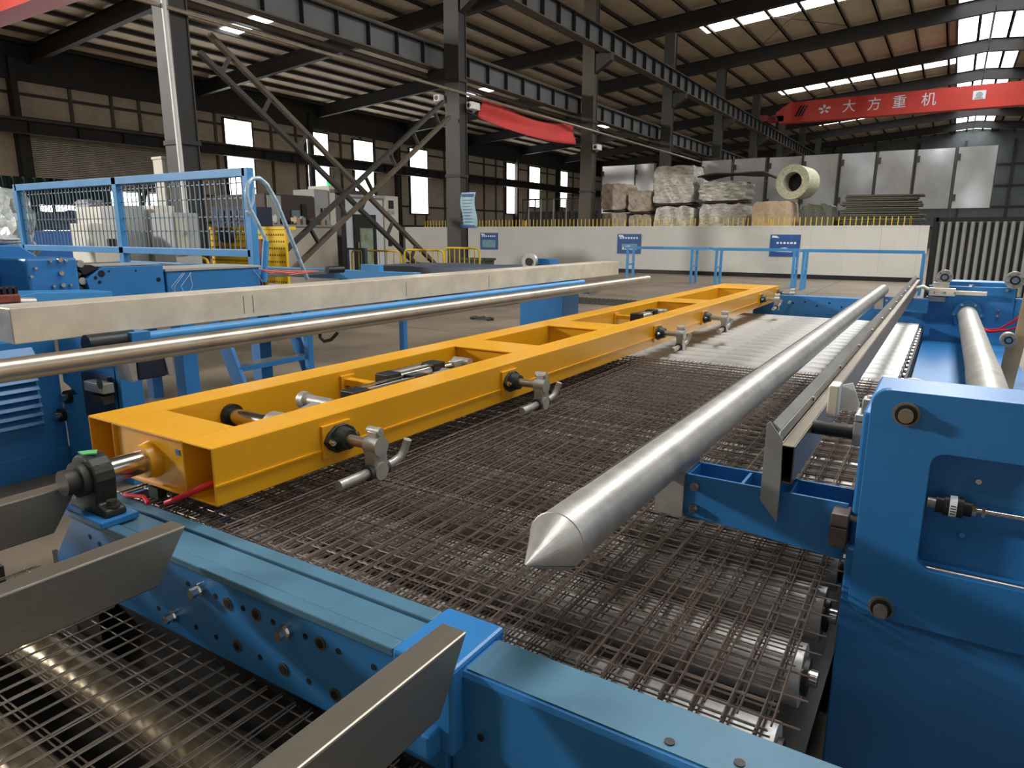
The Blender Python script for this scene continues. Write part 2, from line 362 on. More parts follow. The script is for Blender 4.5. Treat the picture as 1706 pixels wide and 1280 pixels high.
# X bracing between two columns: laced struts
def brace(pa, pb, label, dx, name='cross_brace'):
    a = P(*pa,X=COLX+dx); b = P(*pb,X=COLX+dx); t = thing(name,label,'brace',(COLX,b.y,max(b.z,0)),'laced cross braces')
    d = (b-a).normalized(); b = b + d*((b.z-.0)/-d.z) if b.z>0 else b
    nrm = Vector((0,-d.z,d.y)); off = nrm*.25
    for s_ in (-1,1):
        mb = MB(); mb.bar(a+off*s_,b+off*s_,.10,.13,(1,0,0)); build(mb,'chord',RUST if s_>0 else STEELD,t)
    L = (b-a).length; k = .6
    while k < L:
        q = a+d*k; mb = MB(); mb.bar(q-off,q+off,.06,.10,(1,0,0)); build(mb,'batten',STEELD,t); k += 1.25
brace((340,72),(714,445),'laced brace falling from the column with the downpipe',-.12)
brace((744,182),(452,462),'laced brace falling from the column with the pale blue notice',.12)
# red banner
def bz(py): return py
mb = MB(); N=24; y0,y1 = P(799,200,X=COLX+.1).y, P(957,230,X=COLX+.1).y
zt0,zb0 = P(799,160,X=COLX+.1).z, P(799,196,X=COLX+.1).z; zt1,zb1 = P(957,207,X=COLX+.1).z, P(957,241,X=COLX+.1).z
vv=[];ff=[]
for i in range(N+1):
    u=i/N; y=y0+(y1-y0)*u; zt_=zt0+(zt1-zt0)*u-.28*math.sin(math.pi*u); zb_=zb0+(zb1-zb0)*u-.18*math.sin(math.pi*u)
    for j in range(7):
        w=j/6; vv.append((COLX+.12+.05*math.sin(u*9+w*4)+.06*math.sin(w*6+u*3),y,zt_+(zb_-zt_)*w))
for i in range(N):
    for j in range(6): ff.append((i*7+j,(i+1)*7+j,(i+1)*7+j+1,i*7+j+1))
bt = thing('banner','sagging red cloth banner strung between two columns','banner',(COLX+.12,(y0+y1)/2,zb1))
mb.add(vv,ff,True); bo = build(mb,'cloth',BANNER,bt); sd = bo.modifiers.new('thick','SOLIDIFY'); sd.thickness=.012
for (yy,zz,yc) in ((y0,zt0,RY[3]+.2),(y0,zb0,RY[3]+.2),(y1,zt1,RY[4]-.2),(y1,zb1,RY[4]-.2)):
    mb = MB(); mb.tube([(COLX+.12,yy,zz),(COLX+.12,yc,zz+.12)],.012,5); build(mb,'cord',STEELD,bt)
# red bridge crane with white lettering
CY = 58.0
c0, c1 = P(1288,203,Y=CY), P(1706,140,Y=CY); zb = 9.97; 
def cz(px_,py_): return P(px_,py_,Y=CY).z
t = thing('bridge_crane','red overhead bridge crane girder with white lettering','crane',(0,CY,zb))
xl = -13.2; h = 1.35
mb = MB(); mb.prism([(xl+.9,zb),(15.6,zb+.15),(15.6,zb+h+.1),(xl+1.6,zb+h+.05),(xl+.6,zb+h*.55)],'y',CY-.3,CY+.3); build(mb,'girder_body',RED,t)
mb = MB(); mb.box(xl+.9,15.6,CY-.42,CY+.42,zb-.06,zb+.06); build(mb,'bottom_flange',RED,t)
mb = MB(); mb.box(xl-.25,xl+.25,CY-1.6,CY+1.6,zb,zb+.45); mb.box(xl+.2,xl+1.2,CY-.3,CY+.3,zb+.1,zb+.5); build(mb,'end_carriage',mat('dark_red_carriage',(130,48,40),.6),t)
for k in range(3):
    x0 = P(1326+5*k,180,Y=CY).x; mb = MB(); mb.prism([(x0,zb+.35),(x0+.14,zb+.35),(x0+.5,zb+1.1),(x0+.36,zb+1.1)],'y',CY-.315,CY-.30); build(mb,'stripe',BLACK,t)
def text(body, size, loc, rot, material, parent, name, ext=.004, align='CENTER'):
    cu = bpy.data.curves.new(name,'FONT'); cu.body = body; cu.size = size; cu.extrude = ext; cu.align_x = align; cu.align_y = 'CENTER'
    o = bpy.data.objects.new(name, cu); COL.objects.link(o)
    bpy.context.view_layer.update(); dg = bpy.context.evaluated_depsgraph_get(); me = bpy.data.meshes.new_from_object(o.evaluated_get(dg))
    bpy.data.objects.remove(o); me.materials.clear(); me.materials.append(material)
    o = bpy.data.objects.new(name, me); COL.objects.link(o); o.parent = parent; o.location = Vector(loc)-wpos(parent); o.rotation_euler = rot; return o
for ch,px_,py_ in (('大',1415,172),('方',1457,169),('重',1499,165),('机',1548,161)):
    q = P(px_,py_,Y=CY-.31); text(ch,.92,(q.x,CY-.31,zb+.72),(math.pi/2,0,0),PWHITE,t,'crane_letter')
q = P(1374,178,Y=CY-.31); mb = MB(); 
for a0 in range(5):
    aa=a0*1.25; mb.prism([(q.x+.1*math.cos(aa),zb+.7+.1*math.sin(aa)),(q.x+.42*math.cos(aa+.1),zb+.7+.3*math.sin(aa+.1)),(q.x+.42*math.cos(aa+.6),zb+.7+.34*math.sin(aa+.6)),(q.x+.14*math.cos(aa+.9),zb+.7+.12*math.sin(aa+.9))],'y',CY-.32,CY-.305)
build(mb,'crane_emblem',PWHITE,t)
q = P(1632,155,Y=CY-.31); mb = MB(); mb.box(q.x-.36,q.x+.36,CY-.32,CY-.305,zb+.5,zb+1.05); build(mb,'crane_plate',PWHITE,t)
mb = MB(); mb.cyl((q.x,CY-.33,zb+.78),(q.x,CY-.322,zb+.78),.2,12); mb.box(q.x-.25,q.x+.25,CY-.33,CY-.322,zb+.54,zb+.62); build(mb,'crane_plate_mark',GREYP,t)
# red crane of the left bay, only its corner in view
t = thing('bridge_crane','red bridge crane girder high in the left bay','crane',(-28,8.0,7.3)); 
q = P(0,20,z=7.6); mb = MB(); mb.box(WALLX+1,-15.2,q.y,q.y+.5,7.6,8.5); build(mb,'girder_body',RED,t)
mb = MB(); mb.box(WALLX+1,-15.2,q.y-.1,q.y+.6,7.55,7.62); build(mb,'bottom_flange',RED,t)
# CCTV cameras on the columns
def cctv(px_,py_,label,off=.0):
    q = P(px_,py_,X=COLX+.45+off); t = thing('security_camera',label,'camera',tuple(q)); 
    mb = MB(); mb.bar(q,(COLX+(.29 if q.x>COLX else -.29),q.y+.1,q.z-.05),.06,.06); build(mb,'arm',WHITE,t)
    mb = MB(); mb.box(q.x-.12,q.x+.12,q.y-.35,q.y+.1,q.z-.02,q.z+.2); build(mb,'housing',WHITE,t,.02)
    mb = MB(); mb.cyl((q.x,q.y-.36,q.z+.09),(q.x,q.y-.34,q.z+.09),.07,10); build(mb,'lens',BLACK,t)
cctv(792,183,'white security camera in front of the red banner'); cctv(997,250,'white security camera on the brown column above the wrapped bundles'); cctv(738,171,'small white security camera on the far side of the noticed column',-.9)

# ---- white partition wall with posters
PY = 27.7
pw = thing('partition_wall','low white sheet partition wall with three posters on it','partition',(-10,PY,0))
x = -24.0; k=0
while x < -.75:
    x1 = min(x+1.15,-.72); mb = MB(); mb.box(x+.0015,x1-.0015,PY,PY+.08,.16,1.9); build(mb,'panel',WALLW,pw); x = x1
mb = MB(); mb.box(-24,-.72,PY+.01,PY+.07,0,.16); build(mb,'dark_base',BLACK,pw)
mb = MB(); mb.box(-24,-.72,PY-.01,PY+.09,1.9,1.93); build(mb,'cap_rail',WHITE,pw)
def poster(x0,x1,y0,y1,label,style):
    a = P(x0,y0,Y=PY-.03); b = P(x1,y1,Y=PY-.03); t = thing('poster',label,'poster',((a.x+b.x)/2,PY-.03,b.z))
    mb = MB(); mb.box(a.x,b.x,PY-.03,PY-.012,b.z,a.z); build(mb,'board',POST,t)
    w=b.x-a.x; h=a.z-b.z
    if style == 0: pic=(.12,.88,.12,.58)
    elif style == 1: pic=(.2,.85,.18,.5)
    else: pic=(.1,.9,.15,.45)
    mb = MB(); mb.box(a.x+w*pic[0],a.x+w*pic[1],PY-.034,PY-.03,b.z+h*pic[2],b.z+h*pic[3]); build(mb,'picture',PTEAL if style<2 else POST,t)
    mb = MB(); mb.prism([(a.x+w*.2,b.z+h*.22),(a.x+w*.75,b.z+h*.2),(a.x+w*.8,b.z+h*.3),(a.x+w*.5,b.z+h*.42),(a.x+w*.25,b.z+h*.34)],'y',PY-.04,PY-.034); build(mb,'picture_shape',PWHITE if style else PTEAL,t)
    for j in range(7):
        xx=a.x+w*(.1+.115*j+(.2 if style==2 else 0)*.6); 
        if xx>b.x-w*.1: break
        mb = MB(); zz=b.z+h*(.80 if style<2 else .62); mb.box(xx,xx+w*.075,PY-.034,PY-.03,zz-h*.045,zz+h*.045); build(mb,'print_mark',PWHITE,t)
    mb = MB(); mb.prism([(a.x+w*.05,a.z-h*.14),(a.x+w*.3,a.z-h*.16),(a.x+w*.22,a.z-h*.05),(a.x+w*.06,a.z-h*.04)],'y',PY-.034,PY-.03); build(mb,'logo_mark',PWHITE,t)
poster(800,829,388,416,'blue poster with a pale machine picture, nearest the dark column',0)
poster(1029,1067,390,423,'blue poster with a white picture behind the end of the blue rails',1)
poster(1284,1331,391,428,'blue poster with a printed title line behind the joined blue rails',2)
# notice on the column
q = P(780,350,Y=RY[3]-.3); a = P(769,321,Y=RY[3]-.3); b = P(793,380,Y=RY[3]-.3)
t = thing('notice_sheet','pale blue hanging notice sheet on the dark column','notice',(q.x,q.y,b.z))
mb = MB(); vv=[];ff=[]
for i in range(13):
    u=i/12
    for j in range(2): vv.append((a.x+(b.x-a.x)*j-.04*math.sin(u*6),a.y-.03*math.sin(u*5),a.z+(b.z-a.z)*u))
for i in range(12): ff.append((2*i,2*i+1,2*i+3,2*i+2))
mb.add(vv,ff,True); o = build(mb,'sheet',PAPER,t); sd=o.modifiers.new('thick','SOLIDIFY'); sd.thickness=.01
mb = MB(); mb.box(a.x+.03,b.x-.05,a.y-.055,a.y-.045,a.z-.13,a.z-.05); build(mb,'heading',POST,t)
for k in range(9):
    mb = MB(); zz=a.z-.25-k*.095; mb.box(a.x+.05,b.x-.1-.05*(k%3),a.y-.06,a.y-.05,zz,zz+.02); build(mb,'print_line',mat('print_grey',(120,160,180),.6),t)
mb = MB(); mb.box(a.x-.02,b.x-.02,a.y-.06,a.y-.045,b.z,b.z+.09); build(mb,'footer',POST,t)
# yellow picket rail behind the wall
mb = MB(); x=-23
while x<-1.3:
    if not (-12.3<x<-11.6): mb.box(x,x+.03,PY+.35,PY+.385,1.2,2.25)
    x += .19
t = thing('picket_rail','yellow picket rail standing behind the white wall','railing',(-12,PY+.36,0))
o = build(mb,'picket',YRAIL,t); o['kind']='stuff'
mb = MB(); mb.box(-23,-1.3,PY+.35,PY+.39,1.25,1.32); mb.box(-23,-1.3,PY+.35,PY+.39,.0,.05); 
for xx in (-23,-17,-12,-6,-1.35): mb.box(xx,xx+.05,PY+.35,PY+.4,0,2.2)
build(mb,'rail',YRAIL,t)
# ---- wrapped bundles stacked behind the wall
def lump(x0,x1,y0,y1,z0,z1,amp,seg=10,seed=0,sag=0):
    rnd = random.Random(seed); bm = bmesh.new(); bmesh.ops.create_cube(bm,size=1)
    bmesh.ops.subdivide_edges(bm,edges=bm.edges[:],cuts=seg,use_grid_fill=True)
    ph=[rnd.uniform(0,6) for _ in range(6)]; vs_=[]
    for v in bm.verts:
        p=v.co; u,w,q=p.x+.5,p.y+.5,p.z+.5
        rd=1-.06*(abs(p.x)*2)**6*(abs(p.z)*2)**6
        nx=amp*(math.sin(q*17+ph[0]+u*5)+.6*math.sin(w*23+q*9+ph[1])+.5*rnd.uniform(-1,1)); nz=amp*(math.sin(u*15+ph[2])+.6*math.sin(u*27+w*8+ph[3])+.5*rnd.uniform(-1,1)); ny=amp*(math.sin(u*19+q*11+ph[4])+.6*math.sin(q*31+u*13+ph[5])+.6*rnd.uniform(-1,1))
        bz_=0 if q<.02 else nz
        v.co=(x0+(x1-x0)*(.5+p.x*rd)+nx*(1 if abs(p.x)>.49 else .2), y0+(y1-y0)*(.5+p.y*rd)+ny, z0+(z1-z0)*(.5+p.z*rd)+bz_*(1 if abs(p.z)>.49 else .2)-sag*math.sin(math.pi*u)*(1 if q>.9 else 0))
    bm.normal_update(); mb=MB(); bm.verts.ensure_lookup_table(); mb.add([v.co[:] for v in bm.verts],[[v.index for v in f.verts] for f in bm.faces],True); bm.free(); return mb
BY = 29.4
def bstack(x0,x1,ys,labels,mats_,seeds,dy=0,amp=.03):
    Y=BY+dy; zs=[P((x0+x1)/2,y,Y=Y).z for y in ys]+[0.0]; 
    for k in range(len(labels)):
        a=P(x0,ys[k],Y=Y); b=P(x1,ys[k],Y=Y); z1=zs[k]; z0=zs[k+1]+(.09 if zs[k+1]>0 else 0)
        mb=lump(a.x+.05,b.x-.05,Y,Y+1.4,z0,z1-.05,amp*.55,11,seeds[k]); one(mb,'wrapped_bundle',mats_[k],labels[k],'bundle',((a.x+b.x)/2,Y+.7,z0),'wrapped mesh bundles behind the white wall')
        if z0>0.1:
            mb=MB(); mb.box(a.x+.1,b.x-.1,Y+.1,Y+1.3,z0-.085,z0-.01)
            one(mb,'pallet_board',BROWNW,'thin dark pallet board under the '+labels[k],'board',((a.x+b.x)/2,Y+.7,z0-.05),'pallet boards between the bundles')
bstack(1001,1045,(304,353),['upper taupe wrapped bundle next to the brown column','lower taupe wrapped bundle next to the brown column'],[FILM2,FILM2],[1,2])
bstack(1046,1087,(316,356),['upper narrow taupe bundle, second stack from the brown column','lower narrow taupe bundle, second stack from the brown column'],[FILM2,FILM2],[3,4])
bstack(1089,1159,(274,342),['tallest film-wrapped bundle, topmost of the high stack','film-wrapped bundle at the bottom of the high stack'],[FILM,FILM],[5,6],amp=.04)
bstack(1164,1246,(300,338),['film-wrapped bundle bulging under the dark cover sheet','pale film-wrapped bundle under the bulging bundle'],[FILM,FILM],[7,8],amp=.05)
bstack(1252,1324,(333,),['beige paper-wrapped bundle below the mesh roll'],[FILM3],[9],dy=-.2)
bstack(1332,1392,(338,),['grey-green heap of small mesh beside the beige bundle'],[GREENM],[10],amp=.05)
# cover sheet
a=P(1162,297,Y=BY-.15); b=P(1292,291,Y=BY-.15); mb=MB(); vv=[];ff=[]
for i in range(15):
    u=i/14
    for j in range(5):
        w=j/4; vv.append((a.x+(b.x-a.x)*u,BY-.15+1.6*w,P(1200,297,Y=BY).z+.1+.12*math.sin(u*3)+.04*math.sin(u*9+w*5)-.16*max(0,u-.85)*6*(1-w*.3)))
for i in range(14):
    for j in range(4): ff.append((i*5+j,(i+1)*5+j,(i+1)*5+j+1,i*5+j+1))
mb.add(vv,ff,True); o=one(mb,'cover_sheet',mat('dark_mesh_sheet',(64,62,50),.7,.1,.4,20),'dark mesh sheet laid over the bulging film-wrapped bundle','sheet',(a.x+1,BY,vv[0][2])); sd=o.modifiers.new('thick','SOLIDIFY'); sd.thickness=.06
# mesh roll
c=P(1320,303,Y=BY-.1); t=thing('mesh_roll','pale green mesh roll with a dark hollow core on the beige bundle','roll',(c.x,c.y,c.z-.62)); mb=MB(); R1,R0=.66,.37
dirr=Vector((.22,.97,0)).normalized(); n=28
A=mb.ring(c,dirr,R1,n); B=mb.ring(c+dirr*1.15,dirr,R1*.93,n); A2=mb.ring(c,dirr,R0,n); B2=mb.ring(c+dirr*1.15,dirr,R0,n)
mb.add(A+B+A2+B2,[(i,n+i,n+(i+1)%n,(i+1)%n) for i in range(n)]+[(2*n+i,2*n+(i+1)%n,3*n+(i+1)%n,3*n+i) for i in range(n)]+[(i,(i+1)%n,2*n+(i+1)%n,2*n+i) for i in range(n)]+[(n+i,3*n+i,3*n+(i+1)%n,n+(i+1)%n) for i in range(n)],True)
build(mb,'roll_body',mat('pale_green_mesh',(186,184,156),.6,.1,.4,18,.6,24),t)
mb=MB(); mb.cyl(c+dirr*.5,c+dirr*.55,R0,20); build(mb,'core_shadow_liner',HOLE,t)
# stack of flat sheets
a=P(1404,334,Y=BY); b=P(1540,334,Y=BY); z0=.0; zt=P(1460,327,Y=BY).z
t=thing('sheet_stack','untidy stack of dark flat mesh sheets beside the grey-green heap','sheet stack',((a.x+b.x)/2,BY+.7,0))
k=0; z=z0
rnd=random.Random(5)
while z<zt:
    hh=rnd.uniform(.05,.11); mb=MB(); dx=rnd.uniform(-.15,.12); dx2=rnd.uniform(-.25,.1); mb.hexa([(a.x+dx,BY,z),(b.x+dx2,BY,z),(b.x+dx2,BY+1.4,z),(a.x+dx,BY+1.4,z)],[(a.x+dx,BY,z+hh*.8),(b.x+dx2,BY,z+hh*.55),(b.x+dx2,BY+1.4,z+hh*.55),(a.x+dx,BY+1.4,z+hh*.8)]); build(mb,'sheet',SHEETS if k%3 else GREENM,t); z+=hh; k+=1
# tall polished panels behind
PYY=34.0
edges=[(1001,1056),(1058,1090),(1166,1217),(1221,1274),(1278,1333),(1336,1394),(1398,1455),(1459,1519),(1523,1586),(1590,1656)]
zt=P(1400,256,Y=PYY).z; zb_=P(1600,347,Y=PYY).z
for k,(x0,x1) in enumerate(edges):
    a=P(x0,300,Y=PYY); b=P(x1,300,Y=PYY); yo=PYY+(.0 if k%2 else .12)
    t=thing('steel_cabinet','tall polished sheet steel cabinet front standing in the row behind the bundles','cabinet',((a.x+b.x)/2,yo,0),'tall steel cabinets behind the bundles')
    vv=[];ff=[]; NX,NZ=6,8; rnd=random.Random(k)
    for s_ in (0,.05):
        for i in range(NX+1):
            for j in range(NZ+1):
                u,w=i/NX,j/NZ; vv.append((a.x+(b.x-a.x)*u,yo+s_+(0 if s_ else .05*math.sin(u*math.pi)*math.sin(w*4+k)*(1 if k%3 else -1)),zb_+(zt-zb_)*w))
    M=(NX+1)*(NZ+1); idx=lambda i,j:i*(NZ+1)+j
    for i in range(NX):
        for j in range(NZ):
            ff.append((idx(i,j),idx(i+1,j),idx(i+1,j+1),idx(i,j+1))); ff.append((M+idx(i,j),M+idx(i,j+1),M+idx(i+1,j+1),M+idx(i+1,j)))
    mb=MB(); mb.add(vv,ff,True); build(mb,'sheet_face',STAIN,t)
    mb=MB(); mb.box(a.x-.03,a.x+.02,yo-.03,yo+.1,0,zt); mb.box(b.x-.02,b.x+.03,yo-.03,yo+.1,0,zt); build(mb,'edge_post',STEELD,t)
    for zz in (zb_+.3,zt-.5):
        mb=MB(); mb.box(a.x+.02,a.x+.12,yo-.06,yo,zz,zz+.25); build(mb,'hinge',STEELD,t)
# pipes lying in a pile and a dark railing to the left of the brown column
t=thing('pipe_pile','pile of long pipes lying behind the white wall','pipes',(-17.5,29.5,0))
rnd=random.Random(3)
for k in range(16):
    z=1.35+.1*(k//3)+.02*(k%3); yy=29+.22*(k%5); x0=-21.0+rnd.uniform(-.5,.5); x1=-14.9+rnd.uniform(-.5,.2); mb=MB(); mb.cyl((x0,yy,z+rnd.uniform(0,.08)),(x1,yy,z+rnd.uniform(0,.08)),.055,8); build(mb,'pipe',GALV if k%3 else RUST,t)
for xx in (-20,-18,-15.8):
    mb=MB(); mb.box(xx-.1,xx+.1,28.8,30.2,0,1.33); build(mb,'trestle',STEELB,t)
t=thing('mesh_rack','dark rack of upright mesh panels behind the pipe pile','rack',(-19,36,0))
for k in range(22):
    x0=-22+.42*k; mb=MB(); mb.box(x0,x0+.06,36,36.06,0,3.6); build(mb,'upright',GREYP if k%2 else STEELD,t)
for zz in (1.2,2.4,3.55):
    mb=MB(); mb.box(-22,-13,36.06,36.12,zz,zz+.08); build(mb,'rail',STEELD,t)
mb=MB(); mb.box(-22,-13,36.3,37.4,0,2.9); build(mb,'load',mat('dark_mixed_load',(70,70,70),.6,.2,.7,9),t)
# tall grey bar fence at the right of the wall
FY=21.0
a=P(1560,366,Y=FY); b=P(1706,362,Y=FY); t=thing('bar_fence','grey tubular bar fence in a dark frame at the end of the white wall','fence',(a.x+1.5,FY,0)); zt=a.z
x=a.x; xe=a.x+5.2
mb=MB(); mb.box(x-.06,x+.06,FY-.05,FY+.05,0,zt+.05); mb.box(xe-.06,xe+.06,FY-.05,FY+.05,0,zt+.05); mb.box(x,xe,FY-.05,FY+.05,zt-.05,zt+.05); mb.box(x,xe,FY-.05,FY+.05,.02,.12); build(mb,'frame',BLACK,t)
mb=MB(); mb.box(x+.05,xe,FY+.2,FY+.26,.02,zt-.08); build(mb,'backing',STEELB,t)
pr=None; k=x+.14
while k<xe-.05:
    if pr is None: mb=MB(); mb.cyl((k,FY,.1),(k,FY,zt-.04),.05,10); pr=build(mb,'bar',mat('fence_bar_grey',(136,138,132),.5,.1,.12,4),t,0,(k,FY,.1))
    else: put(pr,(k,FY,.1),t)
    k+=.165
# light blue rail frames in front of the wall
def railframe(legs,px0,px1,Y,label,ztop=1.19):
    a=P(px0,408,Y=Y); b=P(px1,410,Y=Y); t=thing('rail_frame',label,'rail frame',((a.x+b.x)/2,Y,0)); 
    mb=MB(); mb.box(a.x,b.x,Y-.04,Y+.04,ztop-.08,ztop); mb.box(a.x,b.x,Y+.5,Y+.58,ztop-.08,ztop); build(mb,'top_rail',LBLUE,t)
    for L in legs:
        x=P(L,440,Y=Y).x
        for yy in (Y,Y+.54):
            mb=MB(); mb.box(x-.035,x+.035,yy-.035,yy+.035,0,ztop-.08); build(mb,'leg',LBLUE,t)
        mb=MB(); mb.box(x-.025,x+.025,Y,Y+.54,.55,.6); build(mb,'cross_bar',LBLUE,t)
railframe((1045,1152),1040,1180,22.6,'light blue rail frame in front of the poster with the white picture')
railframe((1193,1322),1188,1326,22.2,'light blue rail frame in the middle, beside the printed-title poster')
railframe((1338,1537),1334,1541,21.8,'longest light blue rail frame reaching towards the bar fence')
# ---- left background: office hut, machine enclosure, low wall, yellow screens
def boxthing(name,label,cat,x0,x1,y0,y1,X=None,Y=None,depth=1.0,material=CREAM,zb=0.0,bev=.015,group=None):
    a=P(x0,y0,X=X,Y=Y); b=P(x1,y0,X=X,Y=Y); zt_=a.z; loc=((a.x+b.x)/2,(a.y+b.y)/2,zb)
    t=thing(name,label,cat,loc,group); mb=MB()
    if Y is not None: mb.box(a.x,b.x,Y,Y+depth,zb,zt_)
    else: mb.box(X-depth,X,a.y,b.y,zb,zt_)
    build(mb,'body',material,t,bev); return t,a,b,zt_
HX=-17.5
def facebox(name,label,cat,x0,x1,y0,X,depth,material,bev=.015):
    a=P(x0,y0,X=X); b=P(x1,y0,X=X); t=thing(name,label,cat,(X-depth/2,(a.y+b.y)/2,0)); mb=MB(); mb.box(X-depth,X,a.y,b.y,0,a.z); build(mb,'body',material,t,bev); return t,a.y,b.y,a.z
def faceplate(t,name,x0,x1,y0,y1,X,th,material,par=None):
    a=P(x0,y0,X=X); b=P(x1,y1,X=X); mb=MB(); mb.box(X,X+th,a.y,b.y,max(0.02,b.z),a.z); return build(mb,name,material,par or t)
t,ya,yb,zt=facebox('office_hut','white panel office hut with a dark-framed glass door','hut',568,637,327,HX,3,mat('hut_panel',(214,216,220),.5,0,.05,2))
d0,d1=P(587,357,X=HX),P(624,357,X=HX); zd=d0.z; w=.14
mb=MB(); mb.box(HX,HX+.06,d0.y,d0.y+w*2,.02,zd); mb.box(HX,HX+.06,d1.y-w,d1.y,.02,zd); mb.box(HX,HX+.06,d0.y+w*2,d1.y-w,zd-.45,zd); mb.box(HX,HX+.06,d0.y+w*2,d1.y-w,.02,.25); fr=build(mb,'door_frame',BLACK,t)
mb=MB(); mb.box(HX+.01,HX+.03,d0.y+w*2,d1.y-w,.25,zd-.45); build(mb,'door_glass',GLASS,fr)
mb=MB(); mb.cyl((HX+.1,d0.y+w,1.0),(HX+.1,d0.y+w,1.3),.02,8); build(mb,'door_handle',CHROME,fr)
mb=MB(); mb.box(HX-3.05,HX+.1,ya-.05,yb+.05,zt,zt+.1); build(mb,'roof_edge',GREYP,t)
t,ya,yb,zt=facebox('air_unit','tall cream air unit with a dark grille beside the hut','air unit',639,663,326,HX,1.2,CREAM)
faceplate(t,'grille',647,655,334,348,HX,.03,BLACK); faceplate(t,'control_panel',646,656,350,357,HX,.03,GREYP); faceplate(t,'socket',647,653,401,410,HX,.03,BLACK)
EX=-17.5
t,ya,yb,zt=facebox('machine_enclosure','brown and grey machining enclosure with a small screen','machine',440,521,322,EX,2.5,mat('brown_enclosure',(70,55,50),.5,0,.15,3))
faceplate(t,'side_panel',443,468,325,365,EX,.05,GREYP); faceplate(t,'screen',484,498,350,362,EX,.06,mat('dull_screen',(120,140,140),.2)); faceplate(t,'door_gap',501,511,340,372,EX,.05,BLACK)
t,ya,yb,zt=facebox('control_cabinet','light grey control cabinet with two handles beside the brown enclosure','cabinet',523,546,315,EX,1,GREYP)
for hx in (534,540): faceplate(t,'handle',hx,hx+2,347,357,EX,.06,BLACK)
t,ya,yb,zt=facebox('machine_cover','pale machine cover beside the grey control cabinet','cover',548,564,309,EX,1,CREAM)
mb=MB(); mb.cyl((EX-.3,ya+.3,zt),(EX-.3,ya+.3,zt+.3),.09,10); one(mb,'signal_lamp',mat('green_lamp',(40,200,110),.4,emit=.8),'small green signal lamp on the pale machine cover','lamp',(EX-.3,ya+.3,zt))
LX=-16.2
t,ya,yb,zt=facebox('low_wall_cabinet','long low cream cabinet wall in front of the brown enclosure','cabinet',430,562,377,LX,.8,mat('low_cream_wall',(204,196,180),.55,0,.12,2))
mb=MB(); mb.box(LX-.86,LX+.05,ya,yb,zt,zt+.06); build(mb,'top_edge',GREYP,t)
rnd=random.Random(9)
for k in range(12):
    y0_=ya+(yb-ya)*(k+.3)/12.5; hh=rnd.uniform(.08,.26); mb=MB(); mb.box(LX-.4,LX-.15,y0_,y0_+rnd.uniform(.10,.17),zt+.06,zt+.06+hh); mb.cyl((LX-.25,y0_+.06,zt+.06+hh),(LX-.25,y0_+.06,zt+.1+hh),.05,8)
    one(mb,'tool_part',[STEELD,BROWNW,FILM3,GREYP][k%4],'small machine part lying on the low cream cabinet','part',(LX-.25,y0_,zt+.06),'parts on the low cream cabinet')
q=P(566,322,X=-15.6); t=thing('support_post','dark brown post in front of the white office hut','post',(-15.6,q.y,0)); mb=MB(); mb.box(-15.7,-15.5,q.y-.1,q.y+.1,0,q.z); build(mb,'shaft',STEELB,t); mb=MB(); mb.box(-15.7,-15.5,q.y-.3,q.y+.9,q.z,q.z+.1); build(mb,'arm',STEELD,t); mb=MB(); mb.box(-15.8,-15.4,q.y-.2,q.y+.2,0,.03); build(mb,'base_plate',STEELB,t)
# perforated yellow screen
SY=9.9
a,b=P(349,378,Y=SY),P(474,379,Y=SY); zt=a.z
t=thing('yellow_screen','yellow perforated machine screen with a round motor on it','screen',((a.x+b.x)/2,SY,0)); mb=MB(); mb.box(a.x,b.x,SY,SY+.06,0.05,zt); mb.box(a.x,b.x,SY-.02,SY+.3,zt-.06,zt); mb.box(a.x,b.x,SY-.02,SY+.3,0,.08); build(mb,'panel',mat('screen_yellow',(238,196,20),.45,0,.06,3),t)
mb=MB()
for i in range(34):
    for j in range(11):
        xx=a.x+(b.x-a.x)*(i+.6)/34.4; zz=.15+(zt-.25)*j/10.5; mb.box(xx-.02,xx+.02,SY-.004,SY,zz-.02,zz+.02)
o=build(mb,'perforation',mat('perforation_shadow',(120,90,20),.8),t); o['kind']='stuff'
q=P(386,392,Y=SY); mb=MB(); mb.cyl((q.x,SY-.2,q.z),(q.x,SY,q.z),.17,14); mb.box(q.x-.2,q.x-.02,SY-.22,SY,q.z-.1,q.z+.16); build(mb,'motor',STEELD,t)
q=P(433,410,Y=SY); mb=MB(); mb.box(q.x-.1,q.x+.1,SY-.03,SY,.1,q.z+.15); build(mb,'brown_tag',mat('brown_red_tag',(120,50,20),.6),t)
t,a,b,zt=boxthing('battery_rack','dark blue battery rack with square cells above the yellow screen','rack',353,408,345,0,Y=SY+1.2,depth=.8,material=mat('dark_navy',(28,38,62),.5,0,.1,4))
for i in range(5):
    for j in range(2):
        x0=a.x+(b.x-a.x)*i/5; z0=zt-.65+.3*j; mb=MB(); mb.box(x0+.03,x0+(b.x-a.x)/5-.03,SY+1.17,SY+1.2,z0,z0+.25); build(mb,'cell',mat('navy_cell',(44,54,84),.5),t)
